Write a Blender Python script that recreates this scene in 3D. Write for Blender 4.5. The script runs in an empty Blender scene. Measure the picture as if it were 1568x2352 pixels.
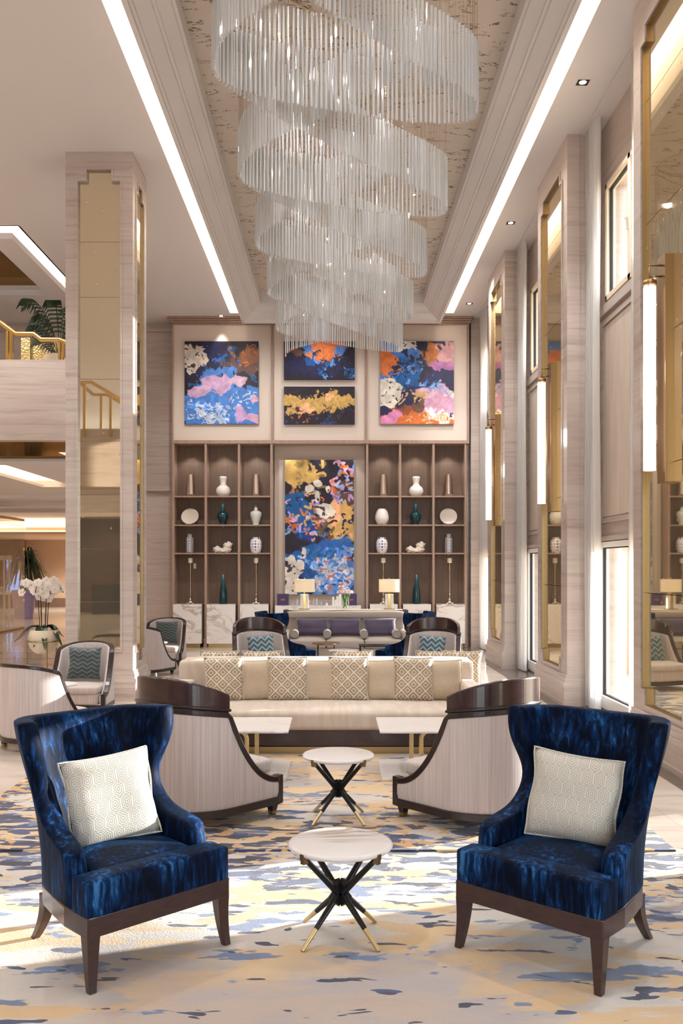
import bpy, bmesh, math, random
import numpy as np
from mathutils import Vector, Matrix
random.seed(7)
PI = math.pi
COL = bpy.context.scene.collection

def lin(c):
    return tuple((v / 12.92 if v <= .04045 else ((v + .055) / 1.055) ** 2.4) for v in c)

def S(r, g, b):
    """sRGB 0-255 to linear"""
    return lin((r / 255, g / 255, b / 255))

# ------------------------------------------------------------------ mesh builder
class MB:
    def __init__(s):
        s.v = []; s.f = []
    def add(s, vs, fs, mat=None):
        o = len(s.v)
        if mat is not None:
            vs = [tuple(mat @ Vector(p)) for p in vs]
        s.v += [tuple(p) for p in vs]
        s.f += [tuple(i + o for i in f) for f in fs]
        return s
    def box(s, x0, x1, y0, y1, z0, z1, mat=None):
        vs = [(x0, y0, z0), (x1, y0, z0), (x1, y1, z0), (x0, y1, z0), (x0, y0, z1), (x1, y0, z1), (x1, y1, z1), (x0, y1, z1)]
        return s.add(vs, [(3, 2, 1, 0), (4, 5, 6, 7), (0, 1, 5, 4), (1, 2, 6, 5), (2, 3, 7, 6), (3, 0, 4, 7)], mat)
    def prism(s, poly, z0, z1, mat=None):
        n = len(poly)
        vs = [(p[0], p[1], z0) for p in poly] + [(p[0], p[1], z1) for p in poly]
        fs = [tuple(range(n - 1, -1, -1)), tuple(range(n, 2 * n))]
        fs += [(i, (i + 1) % n, n + (i + 1) % n, n + i) for i in range(n)]
        return s.add(vs, fs, mat)
    def loft(s, secs, closed=False, caps=True, mat=None):
        """secs: list of equal-length closed polygons"""
        m = len(secs[0]); n = len(secs); vs = [p for q in secs for p in q]; fs = []
        for i in range(n if closed else n - 1):
            a = i * m; b = ((i + 1) % n) * m
            for k in range(m):
                k2 = (k + 1) % m
                fs.append((a + k, a + k2, b + k2, b + k))
        if caps and not closed:
            fs.append(tuple(range(m - 1, -1, -1))); fs.append(tuple(range((n - 1) * m, n * m)))
        return s.add(vs, fs, mat)
    def tube(s, pts, r, sides=8, caps=True, mat=None):
        pts = [Vector(p) for p in pts]; n = len(pts)
        rs = r if isinstance(r, (list, tuple)) else [r] * n
        secs = []; ref = None
        for i, p in enumerate(pts):
            d = (pts[min(i + 1, n - 1)] - pts[max(i - 1, 0)]).normalized()
            if ref is None:
                ref = Vector((0, 0, 1)) if abs(d.z) < .9 else Vector((1, 0, 0))
            u = (ref - d * ref.dot(d)).normalized(); w = d.cross(u); ref = u
            secs.append([tuple(p + (u * math.cos(2 * PI * k / sides) + w * math.sin(2 * PI * k / sides)) * rs[i]) for k in range(sides)])
        return s.loft(secs, caps=caps, mat=mat)
    def lathe(s, prof, seg=24, c=(0, 0, 0), mat=None):
        """prof: (r, z) from bottom to top"""
        vs = []; fs = []; rings = []
        for r, z in prof:
            if r < 1e-5:
                rings.append([len(vs)]); vs.append((c[0], c[1], c[2] + z))
            else:
                rings.append(list(range(len(vs), len(vs) + seg)))
                vs += [(c[0] + r * math.cos(2 * PI * k / seg), c[1] + r * math.sin(2 * PI * k / seg), c[2] + z) for k in range(seg)]
        for a, b in zip(rings, rings[1:]):
            for k in range(seg):
                k2 = (k + 1) % seg
                if len(a) == 1 and len(b) == 1: continue
                if len(a) == 1: fs.append((a[0], b[k2], b[k]))
                elif len(b) == 1: fs.append((a[k], a[k2], b[0]))
                else: fs.append((a[k], a[k2], b[k2], b[k]))
        return s.add(vs, fs, mat)
    def rbox(s, x0, x1, y0, y1, z0, z1, r=.03, n=10, bulge=(0, 0, 0), mat=None):
        """rounded, softly bulged box"""
        c = Vector(((x0 + x1) / 2, (y0 + y1) / 2, (z0 + z1) / 2)); h = Vector(((x1 - x0) / 2, (y1 - y0) / 2, (z1 - z0) / 2))
        r = min(r, h.x, h.y, h.z)
        idx = {}; vs = []; fs = []
        def coord(t, hh):
            # denser near the ends so that the rounding has enough rows
            t = 2 * t - 1
            return math.copysign(abs(t) ** .72, t)
        def vert(i, j, k):
            key = (i, j, k)
            if key not in idx:
                u = Vector((coord(i / n, 0), coord(j / n, 0), coord(k / n, 0)))
                p = Vector((u.x * h.x, u.y * h.y, u.z * h.z))
                q = Vector([max(-(h[a] - r), min(h[a] - r, p[a])) for a in range(3)])
                d = p - q
                if d.length > 1e-9: p = q + d.normalized() * r
                g = lambda a: max(0, 1 - a * a)
                p += Vector((u.x * bulge[0] * g(u.y) * g(u.z), u.y * bulge[1] * g(u.x) * g(u.z), u.z * bulge[2] * g(u.x) * g(u.y)))
                idx[key] = len(vs); vs.append(tuple(c + p))
            return idx[key]
        for a in range(n):
            for b in range(n):
                for e in (0, n):
                    q = [(a, b, e), (a + 1, b, e), (a + 1, b + 1, e), (a, b + 1, e)]
                    fs.append(tuple(vert(*t) for t in (q if e else q[::-1])))
                    q = [(e, a, b), (e, a + 1, b), (e, a + 1, b + 1), (e, a, b + 1)]
                    fs.append(tuple(vert(*t) for t in (q if e else q[::-1])))
                    q = [(b, e, a), (b, e, a + 1), (b + 1, e, a + 1), (b + 1, e, a)]
                    fs.append(tuple(vert(*t) for t in (q if e else q[::-1])))
        return s.add(vs, fs, mat)
    def pillow(s, w, h, d, n=14, mat=None, pinch=.06, seed=0):
        """square cushion in the local xz plane, thickness along y, corners drawn out"""
        rnd = random.Random(seed); ph = [rnd.uniform(0, 6.28) for _ in range(4)]
        vs = []; fs = []
        def P(i, j, sd):
            u = 2 * i / n - 1; v = 2 * j / n - 1
            ex = 1 - pinch * (1 - v ** 2) * abs(u) ** 3; ez = 1 - pinch * (1 - u ** 2) * abs(v) ** 3
            t = max(0, (1 - u ** 4)) ** .55 * max(0, (1 - v ** 4)) ** .55
            y = sd * d / 2 * t * (.86 + .10 * math.sin(3 * u + ph[0]) * math.cos(2.6 * v + ph[1]) + .05 * math.sin(7 * v + ph[2]))
            return (u * w / 2 * ex + .012 * w * math.sin(5 * v + ph[3]), y, v * h / 2 * ez)
        for sd in (-1, 1):
            o = len(vs)
            vs += [P(i, j, sd) for j in range(n + 1) for i in range(n + 1)]
            for j in range(n):
                for i in range(n):
                    a = o + j * (n + 1) + i
                    q = (a, a + 1, a + n + 2, a + n + 1)
                    fs.append(q if sd < 0 else q[::-1])
        s.add(vs, fs, mat)
        return s
    def build(s, name, mat, parent=None, smooth=False, bevel=0, sub=0, angle=None, weld=False, loc=None, rotz=0):
        me = bpy.data.meshes.new(name)
        me.from_pydata(s.v, [], s.f); 
        bm = bmesh.new(); bm.from_mesh(me)
        if weld: bmesh.ops.remove_doubles(bm, verts=bm.verts, dist=1e-5)
        bmesh.ops.recalc_face_normals(bm, faces=bm.faces)
        bm.to_mesh(me); bm.free()
        me.materials.append(mat)
        if smooth or sub or angle:
            me.polygons.foreach_set('use_smooth', [True] * len(me.polygons))
        if angle and not sub:
            try: me.set_sharp_from_angle(angle=math.radians(angle))
            except Exception: pass
        o = bpy.data.objects.new(name, me); COL.objects.link(o)
        if bevel:
            md = o.modifiers.new('bevel', 'BEVEL'); md.width = bevel; md.segments = 2; md.limit_method = 'ANGLE'; md.angle_limit = math.radians(40)
        if sub:
            md = o.modifiers.new('sub', 'SUBSURF'); md.levels = sub; md.render_levels = sub
        if parent is not None: o.parent = parent
        if loc is not None: o.location = loc
        if rotz: o.rotation_euler = (0, 0, rotz)
        return o

def tag(o, label=None, cat=None, group=None, kind=None):
    if label: o['label'] = label
    if cat: o['category'] = cat
    if group: o['group'] = group
    if kind: o['kind'] = kind
    return o

def thing(name, label, cat, loc=(0, 0, 0), rotz=0, group=None):
    o = bpy.data.objects.new(name, None); COL.objects.link(o)
    o.empty_display_size = .1
    o.location = loc; o.rotation_euler = (0, 0, rotz)
    return tag(o, label, cat, group)

def struct(name, mb, mat, **k):
    o = mb.build(name, mat, **k); o['kind'] = 'structure'; return o

def copy_tree(o, parent=None, loc=None, rotz=None, label=None, group=None, scale=None):
    c = o.copy(); COL.objects.link(c)
    if parent is not None: c.parent = parent
    if loc is not None: c.location = loc
    if rotz is not None: c.rotation_euler = (0, 0, rotz)
    if label: c['label'] = label
    if group: c['group'] = group
    if scale: c.scale = (scale,) * 3
    for ch in [x for x in bpy.data.objects if x.parent == o]:
        copy_tree(ch, c)
    return c

def face_yaw(fx, fy):
    """yaw that turns local -Y towards (fx, fy)"""
    return math.atan2(fx, -fy)

def catmull(P, n):
    P = [Vector(p) for p in P]; out = []
    Q = [2 * P[0] - P[1]] + P + [2 * P[-1] - P[-2]]
    for i in range(1, len(Q) - 2):
        for k in range(n):
            t = k / n
            out.append(.5 * ((2 * Q[i]) + (Q[i + 1] - Q[i - 1]) * t + (2 * Q[i - 1] - 5 * Q[i] + 4 * Q[i + 1] - Q[i + 2]) * t * t + (3 * Q[i] - Q[i - 1] - 3 * Q[i + 1] + Q[i + 2]) * t ** 3))
    out.append(P[-1]); return out

def arc_path(pts, m):
    """resample polyline into m+1 points evenly by length"""
    L = [0]
    for a, b in zip(pts, pts[1:]): L.append(L[-1] + (b - a).length)
    return lambda t: _at(pts, L, t)

def _at(pts, L, t):
    d = max(0, min(1, t)) * L[-1]
    for i in range(len(L) - 1):
        if d <= L[i + 1] or i == len(L) - 2:
            f = (d - L[i]) / max(1e-9, L[i + 1] - L[i])
            return pts[i].lerp(pts[i + 1], min(1, f))

def interp(x, T):
    if x <= T[0][0]: return T[0][1]
    for (a, p), (b, q) in zip(T, T[1:]):
        if x <= b: return p + (q - p) * (x - a) / (b - a)
    return T[-1][1]
# ------------------------------------------------------------------ materials
class G:
    def __init__(s, name):
        s.m = bpy.data.materials.new(name); s.m.use_nodes = True
        s.t = s.m.node_tree; s.N = s.t.nodes; s.L = s.t.links
        s.b = s.N['Principled BSDF']; s.out = s.N['Material Output']
    def n(s, ty, **k):
        x = s.N.new(ty)
        for a, v in k.items(): setattr(x, a, v)
        return x
    def put(s, sock, v):
        if hasattr(v, 'is_output') or isinstance(v, bpy.types.NodeSocket): s.L.new(v, sock)
        elif isinstance(v, (tuple, list)) and len(v) == 3 and len(sock.default_value) == 4: sock.default_value = (*v, 1)
        else: sock.default_value = v
    def set(s, **k):
        names = dict(color='Base Color', rough='Roughness', metal='Metallic', spec='Specular IOR Level', coat='Coat Weight', coatr='Coat Roughness', sheen='Sheen Weight', sheenr='Sheen Roughness', sheent='Sheen Tint', trans='Transmission Weight', ior='IOR', emit='Emission Color', estr='Emission Strength', alpha='Alpha', normal='Normal', sub='Subsurface Weight')
        for a, v in k.items(): s.put(s.b.inputs[names[a]], v)
        return s
    def pos(s): return s.n('ShaderNodeNewGeometry').outputs['Position']
    def obj(s): return s.n('ShaderNodeTexCoord').outputs['Object']
    def map(s, v, scale=(1, 1, 1), loc=(0, 0, 0), rot=(0, 0, 0)):
        x = s.n('ShaderNodeMapping'); s.put(x.inputs['Vector'], v)
        x.inputs['Scale'].default_value = scale; x.inputs['Location'].default_value = loc; x.inputs['Rotation'].default_value = rot
        return x.outputs[0]
    def noise(s, v, scale=5, detail=3, rough=.5, dist=0):
        x = s.n('ShaderNodeTexNoise'); s.put(x.inputs['Vector'], v)
        x.inputs['Scale'].default_value = scale; x.inputs['Detail'].default_value = detail; x.inputs['Roughness'].default_value = rough; x.inputs['Distortion'].default_value = dist
        return x.outputs['Fac']
    def voro(s, v, scale=5, feature='F1', rnd=1):
        x = s.n('ShaderNodeTexVoronoi', feature=feature); s.put(x.inputs['Vector'], v)
        x.inputs['Scale'].default_value = scale; x.inputs['Randomness'].default_value = rnd
        return x.outputs['Distance']
    def math(s, op, a, b=None, c=None):
        x = s.n('ShaderNodeMath', operation=op)
        for i, v in enumerate((a, b, c)):
            if v is not None: s.put(x.inputs[i], v)
        return x.outputs[0]
    def step(s, v, lo, hi):
        x = s.n('ShaderNodeMapRange', interpolation_type='SMOOTHSTEP'); s.put(x.inputs[0], v)
        x.inputs[1].default_value = lo; x.inputs[2].default_value = hi
        return x.outputs[0]
    def ramp(s, fac, stops, interp='LINEAR'):
        x = s.n('ShaderNodeValToRGB'); s.put(x.inputs[0], fac); r = x.color_ramp; r.interpolation = interp
        while len(r.elements) < len(stops): r.elements.new(.5)
        for e, (p, c) in zip(r.elements, stops):
            e.position = p; e.color = (*c, 1)
        return x.outputs[0]
    def mix(s, fac, a, b, blend='MIX'):
        x = s.n('ShaderNodeMix', data_type='RGBA', blend_type=blend); s.put(x.inputs[0], fac); s.put(x.inputs[6], a); s.put(x.inputs[7], b)
        return x.outputs[2]
    def sep(s, v):
        x = s.n('ShaderNodeSeparateXYZ'); s.put(x.inputs[0], v); return x.outputs
    def bump(s, h, strength=.3, dist=.01):
        x = s.n('ShaderNodeBump'); x.inputs['Strength'].default_value = strength; x.inputs['Distance'].default_value = dist
        s.put(x.inputs['Height'], h); s.set(normal=x.outputs[0]); return s
    def surf(s, sh): s.L.new(sh, s.out.inputs['Surface']); return s
    def bs(s, ty, **k):
        x = s.n(ty)
        for a, v in k.items(): s.put(x.inputs[a], v)
        return x.outputs[0]
    def mixs(s, fac, a, b):
        x = s.n('ShaderNodeMixShader'); s.put(x.inputs[0], fac); s.L.new(a, x.inputs[1]); s.L.new(b, x.inputs[2]); return x.outputs[0]

def plain(name, c, **k):
    g = G(name); g.set(color=c, **k); return g.m

def emis(name, c, e):
    g = G(name); g.set(color=(.8, .8, .8), emit=c, estr=e, rough=.5); return g.m

M = {}
M['paint'] = plain('ceiling_paint', S(228, 223, 221), rough=.7)
M['plaster'] = plain('coffer_plaster', S(228, 223, 221), rough=.6)
M['plaster_cream'] = plain('lobby_cream_paint', S(196, 168, 138), rough=.7)

g = G('veined_limestone'); p = g.pos()
f1 = g.noise(g.map(p, (.5, .5, 9)), 1.6, 6, .62, .6); f2 = g.noise(g.map(p, (.25, .25, 1.3)), 1.5, 2)
c = g.ramp(f1, [(.25, S(158, 143, 134)), (.45, S(187, 172, 163)), (.58, S(197, 184, 175)), (.78, S(174, 159, 149))])
g.set(color=g.mix(g.step(f2, .35, .7), c, g.mix(.35, c, S(168, 149, 138))), rough=.32, spec=.4); M['stone'] = g.m

g = G('wallpaper_with_twig_marks'); p = g.pos()
a = g.noise(g.map(p, (1.7, 4.8, 1)), 1.0, 5, .62, 1.2)
ln = g.math('LESS_THAN', g.math('ABSOLUTE', g.math('SUBTRACT', a, .5)), .015)
mk = g.math('GREATER_THAN', g.noise(g.map(p, (3.6, 7, 1), (3, 5, 0)), 1.0, 2, .5, .4), .53)
c = g.mix(g.math('MULTIPLY', ln, mk), g.mix(g.noise(p, 1.2, 2), S(206, 193, 180), S(218, 207, 196)), S(116, 100, 84)); g.set(color=c, rough=.75); M['wallpaper'] = g.m

def wood(name, c1, c2, rough=.4, ax=(9, 9, .8), coat=0):
    g = G(name); f = g.noise(g.map(g.pos(), ax), 2.2, 5, .6, .5)
    g.set(color=g.ramp(f, [(.3, c1), (.7, c2)]), rough=rough, coat=coat); return g.m
M['shelf_wood'] = wood('taupe_oak', S(150, 122, 106), S(172, 145, 128), .42)
M['shelf_back'] = wood('brown_oak_backing', S(104, 82, 66), S(120, 95, 77), .5)
M['panel'] = plain('beige_wall_covering', S(216, 200, 187), rough=.8)
M['pane_wood'] = wood('pale_ash_panel', S(196, 180, 166), S(212, 197, 184), .45, (5, 5, .5))
M['brown_wall'] = wood('dark_brown_veneer', S(62, 44, 34), S(82, 60, 46), .35, (1, 1, 6))

g = G('mahogany'); f = g.noise(g.map(g.obj(), (8, 8, 30)), 2, 4, .6, .3)
g.set(color=g.ramp(f, [(.3, S(42, 22, 22)), (.7, S(62, 34, 32))]), rough=.28, coat=.5, coatr=.12); M['mahogany'] = g.m
M['dark_wood'] = plain('espresso_wood', S(40, 24, 22), rough=.32, coat=.3, coatr=.15)

g = G('crushed_blue_velvet'); o = g.obj()
st = g.noise(g.map(o, (27, 27, 4.2)), 1.5, 6, .68, .5); big = g.noise(g.map(o, (4, 4, 2.2)), 1.3, 3, .55, .4)
f = g.math('ADD', g.math('MULTIPLY', st, .7), g.math('MULTIPLY', big, .5))
c = g.ramp(f, [(.52, S(4, 11, 27)), (.61, S(7, 24, 52)), (.69, S(16, 52, 98)), (.80, S(58, 114, 166))])
g.set(color=c, rough=.55, spec=.07, sheen=.12, sheenr=.4, sheent=S(60, 130, 190)); g.bump(st, .25, .006); M['velvet'] = g.m

g = G('striped_silk_upholstery'); o = g.obj()
st = g.noise(g.map(o, (62, 62, .8)), 1.5, 4, .66); fi = g.noise(g.map(o, (300, 300, 120)), 1.0, 2)
c = g.ramp(st, [(.32, S(184, 170, 164)), (.5, S(200, 187, 182)), (.68, S(212, 201, 197))])
g.set(color=c, rough=.65, sheen=.25, sheenr=.4); g.bump(fi, .15, .002); M['silk'] = g.m

g = G('cream_linen'); o = g.obj()
st = g.noise(g.map(o, (60, 60, 60)), 1.5, 3, .6); br = g.noise(g.map(o, (14, 3, 3)), 1.2, 3)
c = g.mix(g.step(br, .35, .65), S(200, 184, 168), S(212, 198, 183)); g.set(color=g.mix(g.math('MULTIPLY', st, .4), c, S(172, 154, 136)), rough=.85, sheen=.2); g.bump(st, .2, .003); M['linen'] = g.m
M['grey_fabric'] = plain('warm_grey_fabric', S(170, 156, 145), rough=.85, sheen=.2)
M['purple_fabric'] = plain('plum_velvet', S(74, 62, 86), rough=.7, sheen=.4)

g = G('white_marble'); p = g.pos()
w = g.noise(p, 1.6, 5, .6, 1.0)
vein = g.step(g.math('ABSOLUTE', g.math('SUBTRACT', g.noise(g.map(p, (1.0, 2.6, 1.6), rot=(.4, .5, .6)), 1.3, 5, .55, 1.4), .5)), .0, .045)
mk = g.step(g.noise(g.map(p, (1, 1, 1), (4, 2, 1)), 1.4, 2), .42, .62)
c = g.mix(g.math('MULTIPLY', g.math('SUBTRACT', 1, vein), mk), g.mix(w, S(234, 229, 226), S(222, 215, 211)), S(184, 170, 160)); g.set(color=c, rough=.22, spec=.5); M['marble'] = g.m

g = G('polished_beige_marble_floor'); p = g.pos(); xyz = g.sep(p)
f = g.noise(g.map(p, (.5, 2.2, 1)), 1.2, 5, .6, .8)
c = g.ramp(f, [(.3, S(190, 173, 160)), (.5, S(208, 193, 180)), (.72, S(220, 207, 196))])
jx = g.math('LESS_THAN', g.math('FRACT', g.math('DIVIDE', xyz[0], 1.2)), .004); jy = g.math('LESS_THAN', g.math('FRACT', g.math('DIVIDE', xyz[1], 1.2)), .004)
g.set(color=g.mix(g.math('MULTIPLY', g.math('MAXIMUM', jx, jy), .5), c, S(150, 128, 112)), rough=.09, spec=.55); M['floor'] = g.m
g = G('dark_marble_border'); p = g.pos(); f = g.noise(g.map(p, (2, .7, 1)), 1.6, 5, .6, .6)
g.set(color=g.ramp(f, [(.3, S(84, 72, 66)), (.7, S(112, 98, 90))]), rough=.09, spec=.55); M['floor_dark'] = g.m

M['brass'] = plain('polished_brass', S(226, 186, 110), metal=1, rough=.2)
M['brass_dull'] = plain('satin_brass', S(166, 143, 102), metal=1, rough=.38)
M['bronze'] = plain('brushed_bronze', S(170, 140, 100), metal=1, rough=.34)
M['pale_brass'] = plain('pale_brass', S(214, 192, 142), metal=1, rough=.4)
M['black_metal'] = plain('black_lacquer', S(26, 26, 28), rough=.3, metal=.2)
M['black'] = plain('black_matt', S(14, 13, 13), rough=.6)
M['white_plastic'] = plain('white_enamel', S(236, 232, 228), rough=.3)

g = G('antique_mirror'); p = g.pos()
bl = g.voro(g.map(p, (1, 1, 1)), 5.5); b2 = g.noise(p, 22, 3, .6, .5)
spot = g.math('MULTIPLY', g.math('LESS_THAN', g.math('ADD', bl, g.math('MULTIPLY', b2, .34)), .26), 1.0)
mir = g.bs('ShaderNodeBsdfGlossy', Color=S(226, 212, 184), Roughness=.02)
cl = g.bs('ShaderNodeBsdfDiffuse', Color=S(205, 192, 170))
g.surf(g.mixs(g.math('ADD', g.math('MULTIPLY', spot, .3), .10), mir, cl)); M['mirror'] = g.m
g = G('bronze_mirror')
g.surf(g.mixs(.25, g.bs('ShaderNodeBsdfGlossy', Color=S(170, 138, 96), Roughness=.05), g.bs('ShaderNodeBsdfDiffuse', Color=S(120, 96, 66)))); M['bronze_mirror'] = g.m

g = G('clear_glass')
fr = g.n('ShaderNodeLayerWeight'); fr.inputs[0].default_value = .5
g.surf(g.mixs(g.math('ADD', .04, g.math('MULTIPLY', .9, g.math('POWER', fr.outputs['Facing'], 4))), g.bs('ShaderNodeBsdfTransparent', Color=(.97, .98, .98)), g.bs('ShaderNodeBsdfGlossy', Color=(1, 1, 1), Roughness=.01))); M['glass'] = g.m

g = G('frosted_crystal')
ri = g.n('ShaderNodeNewGeometry').outputs['Random Per Island']
cr = g.mix(ri, (.88, .875, .865), (.98, .978, .975))
d = g.mixs(.45, g.bs('ShaderNodeBsdfDiffuse', Color=cr), g.bs('ShaderNodeBsdfTranslucent', Color=cr))
gl = g.bs('ShaderNodeBsdfGlossy', Color=(1, 1, 1), Roughness=.06)
lw = g.n('ShaderNodeFresnel'); lw.inputs[0].default_value = 1.5
d2 = g.mixs(g.math('ADD', g.math('MULTIPLY', lw.outputs[0], .8), .08), d, gl)
g.surf(g.mixs(g.math('MULTIPLY', g.math('SUBTRACT', 1, ri), .30), d2, g.bs('ShaderNodeBsdfTransparent', Color=(.98, .98, .98)))); M['crystal'] = g.m

g = G('sheer_white_voile')
d = g.mixs(.6, g.bs('ShaderNodeBsdfDiffuse', Color=(.88, .87, .86)), g.bs('ShaderNodeBsdfTranslucent', Color=(.92, .91, .9)))
g.surf(g.mixs(.12, d, g.bs('ShaderNodeBsdfTransparent', Color=(1, 1, 1)))); M['voile'] = g.m

M['cove'] = emis('cove_light_diffuser', S(255, 236, 214), 5.0)
M['cove2'] = emis('lobby_cove_light', S(255, 214, 170), 1.5)
M['bulb'] = emis('lamp_bulb', S(255, 238, 214), 30)
M['spot_lens'] = emis('downlight_lens', S(255, 236, 214), 3)
M['tube'] = emis('frosted_tube_light', S(255, 228, 212), 1.25)
M['screen_blue'] = emis('blue_lit_sign', S(20, 140, 235), 1.0)
M['screen_dim'] = emis('blue_display', S(90, 130, 205), .5)
g = G('cream_lampshade')
g.surf(g.mixs(.5, g.bs('ShaderNodeBsdfDiffuse', Color=S(250, 243, 228)), g.bs('ShaderNodeBsdfTranslucent', Color=S(252, 242, 222)))); M['shade'] = g.m

def local_xz(g):
    x = g.sep(g.obj()); return x[0], x[2]
# cushions
g = G('silver_hexagon_jacquard'); x, z = local_xz(g); k = 18.0
row = g.math('FLOOR', g.math('MULTIPLY', z, k * .8)); off = g.math('MULTIPLY', g.math('MODULO', g.math('ABSOLUTE', row), 2), .5)
fx = g.math('ABSOLUTE', g.math('SUBTRACT', g.math('FRACT', g.math('ADD', g.math('MULTIPLY', x, k), off)), .5))
fz = g.math('ABSOLUTE', g.math('SUBTRACT', g.math('FRACT', g.math('MULTIPLY', z, k * .8)), .5))
d = g.math('MAXIMUM', fx, g.math('ADD', g.math('MULTIPLY', fz, .8), g.math('MULTIPLY', fx, .45)))
s_ = g.step(g.math('SINE', g.math('MULTIPLY', d, 44)), -.3, .5)
g.set(color=g.mix(s_, S(178, 174, 163), S(216, 210, 198)), rough=.5, sheen=.3, spec=.4); g.bump(s_, .4, .003); M['hex'] = g.m

g = G('taupe_diamond_velvet'); x, z = local_xz(g); k = 8.2
a = g.math('ABSOLUTE', g.math('SUBTRACT', g.math('FRACT', g.math('MULTIPLY', g.math('ADD', x, z), k)), .5))
b = g.math('ABSOLUTE', g.math('SUBTRACT', g.math('FRACT', g.math('MULTIPLY', g.math('SUBTRACT', x, z), k)), .5))
m1 = g.math('GREATER_THAN', g.math('MAXIMUM', a, b), .43)
m2 = g.math('LESS_THAN', g.math('ABSOLUTE', g.math('SUBTRACT', g.math('MAXIMUM', a, b), .2)), .04)
c = g.mix(g.math('MAXIMUM', m1, m2), g.mix(g.noise(g.obj(), 6, 2), S(138, 118, 96), S(168, 148, 124)), S(218, 204, 182)); g.set(color=c, rough=.5, sheen=.3); M['diamond'] = g.m

g = G('beige_houndstooth_weave'); x, z = local_xz(g); k = 46
a = g.math('SINE', g.math('MULTIPLY', x, k * 6.283)); b = g.math('SINE', g.math('MULTIPLY', z, k * 6.283))
f = g.step(g.math('ADD', g.math('MULTIPLY', a, b), g.math('MULTIPLY', g.noise(g.obj(), 60, 2), .9)), .1, .8)
g.set(color=g.mix(f, S(206, 188, 164), S(168, 146, 122)), rough=.85); M['hound'] = g.m

g = G('charcoal_chevron_velvet'); x, z = local_xz(g)
zz = g.math('ADD', g.math('MULTIPLY', z, 19), g.math('MULTIPLY', g.math('PINGPONG', g.math('MULTIPLY', x, 17), 1), .7))
f = g.step(g.math('SINE', g.math('MULTIPLY', zz, 6.283)), -.2, .5)
g.set(color=g.mix(f, S(40, 50, 52), S(82, 94, 96)), rough=.5, sheen=.4); M['chevron'] = g.m
g = G('teal_chevron_velvet'); x, z = local_xz(g)
zz = g.math('ADD', g.math('MULTIPLY', z, 13), g.math('MULTIPLY', g.math('PINGPONG', g.math('MULTIPLY', x, 17), 1), .8))
f = g.step(g.math('SINE', g.math('MULTIPLY', zz, 6.283)), -.2, .5)
g.set(color=g.mix(f, S(50, 74, 84), S(130, 150, 156)), rough=.5, sheen=.4); M['chevron2'] = g.m
g = G('grey_patterned_weave'); f = g.step(g.math('SINE', g.math('MULTIPLY', g.voro(g.obj(), 60, rnd=.2), 20)), -.2, .4)
g.set(color=g.mix(f, S(96, 92, 88), S(200, 192, 184)), rough=.8); M['bolster'] = g.m

# vessels
g = G('hammered_silver'); h = g.voro(g.obj(), 70); g.set(color=S(206, 190, 176), metal=1, rough=.24); g.bump(h, .5, .004); M['silver'] = g.m
M['ceramic'] = plain('matt_white_ceramic', S(232, 225, 220), rough=.45)
M['celadon'] = plain('pale_celadon_glaze', S(214, 218, 212), rough=.15)
M['plate'] = plain('cream_stoneware', S(222, 208, 194), rough=.4)
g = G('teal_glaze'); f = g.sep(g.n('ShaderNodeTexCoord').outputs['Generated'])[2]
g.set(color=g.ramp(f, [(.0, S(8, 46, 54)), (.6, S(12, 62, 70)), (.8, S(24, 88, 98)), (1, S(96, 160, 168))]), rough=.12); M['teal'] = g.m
M['coral'] = plain('bleached_coral', S(232, 220, 206), rough=.8)
g = G('blue_lattice_porcelain'); o = g.obj(); f = g.voro(g.map(o, (1, 1, 1)), 26, rnd=.0)
g.set(color=g.mix(g.step(g.math('SINE', g.math('MULTIPLY', f, 13)), -.25, .25), S(232, 230, 236), S(34, 36, 64)), rough=.18); M['lattice'] = g.m
g = G('blue_dotted_porcelain'); o = g.obj()
f = g.voro(g.map(o, (1, 1, 1)), 15, rnd=.0)
g.set(color=g.mix(g.math('LESS_THAN', f, .30), S(232, 228, 236), S(58, 56, 104)), rough=.18); M['dots'] = g.m
M['candle'] = plain('ivory_wax', S(236, 226, 208), rough=.5, sub=.2)
M['planter'] = plain('cream_planter', S(228, 212, 186), rough=.35)
M['leaf'] = plain('dark_leaf', S(38, 56, 34), rough=.35)
M['leaf2'] = plain('palm_leaf', S(34, 58, 34), rough=.4)
M['stem'] = plain('stem_green', S(78, 132, 44), rough=.5)
M['stemdark'] = plain('dark_orchid_stem', S(56, 46, 34), rough=.6)
g = G('white_petal'); g.surf(g.mixs(.35, g.bs('ShaderNodeBsdfDiffuse', Color=S(244, 236, 226)), g.bs('ShaderNodeBsdfTranslucent', Color=S(244, 236, 226)))); M['petal'] = g.m
M['pinkpetal'] = plain('pale_pink_petal', S(244, 222, 216), rough=.7)
M['yellow'] = plain('orchid_centre', S(200, 150, 50), rough=.6)
M['violet_pot'] = plain('lilac_pot', S(134, 122, 160), rough=.3)
M['purple_card'] = plain('deep_purple_card', S(64, 42, 86), rough=.5)
M['gold_ink'] = plain('copper_foil', S(188, 140, 96), rough=.4, metal=.6)
g = G('gold_mosaic'); f = g.voro(g.pos(), 30); g.set(color=g.mix(f, S(196, 160, 90), S(226, 204, 150)), metal=.6, rough=.35); g.bump(f, .6, .01); M['gold_mosaic'] = g.m
M['facade'] = plain('warm_sandstone', S(232, 204, 168), rough=.9)  # one even peach stone colour

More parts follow.
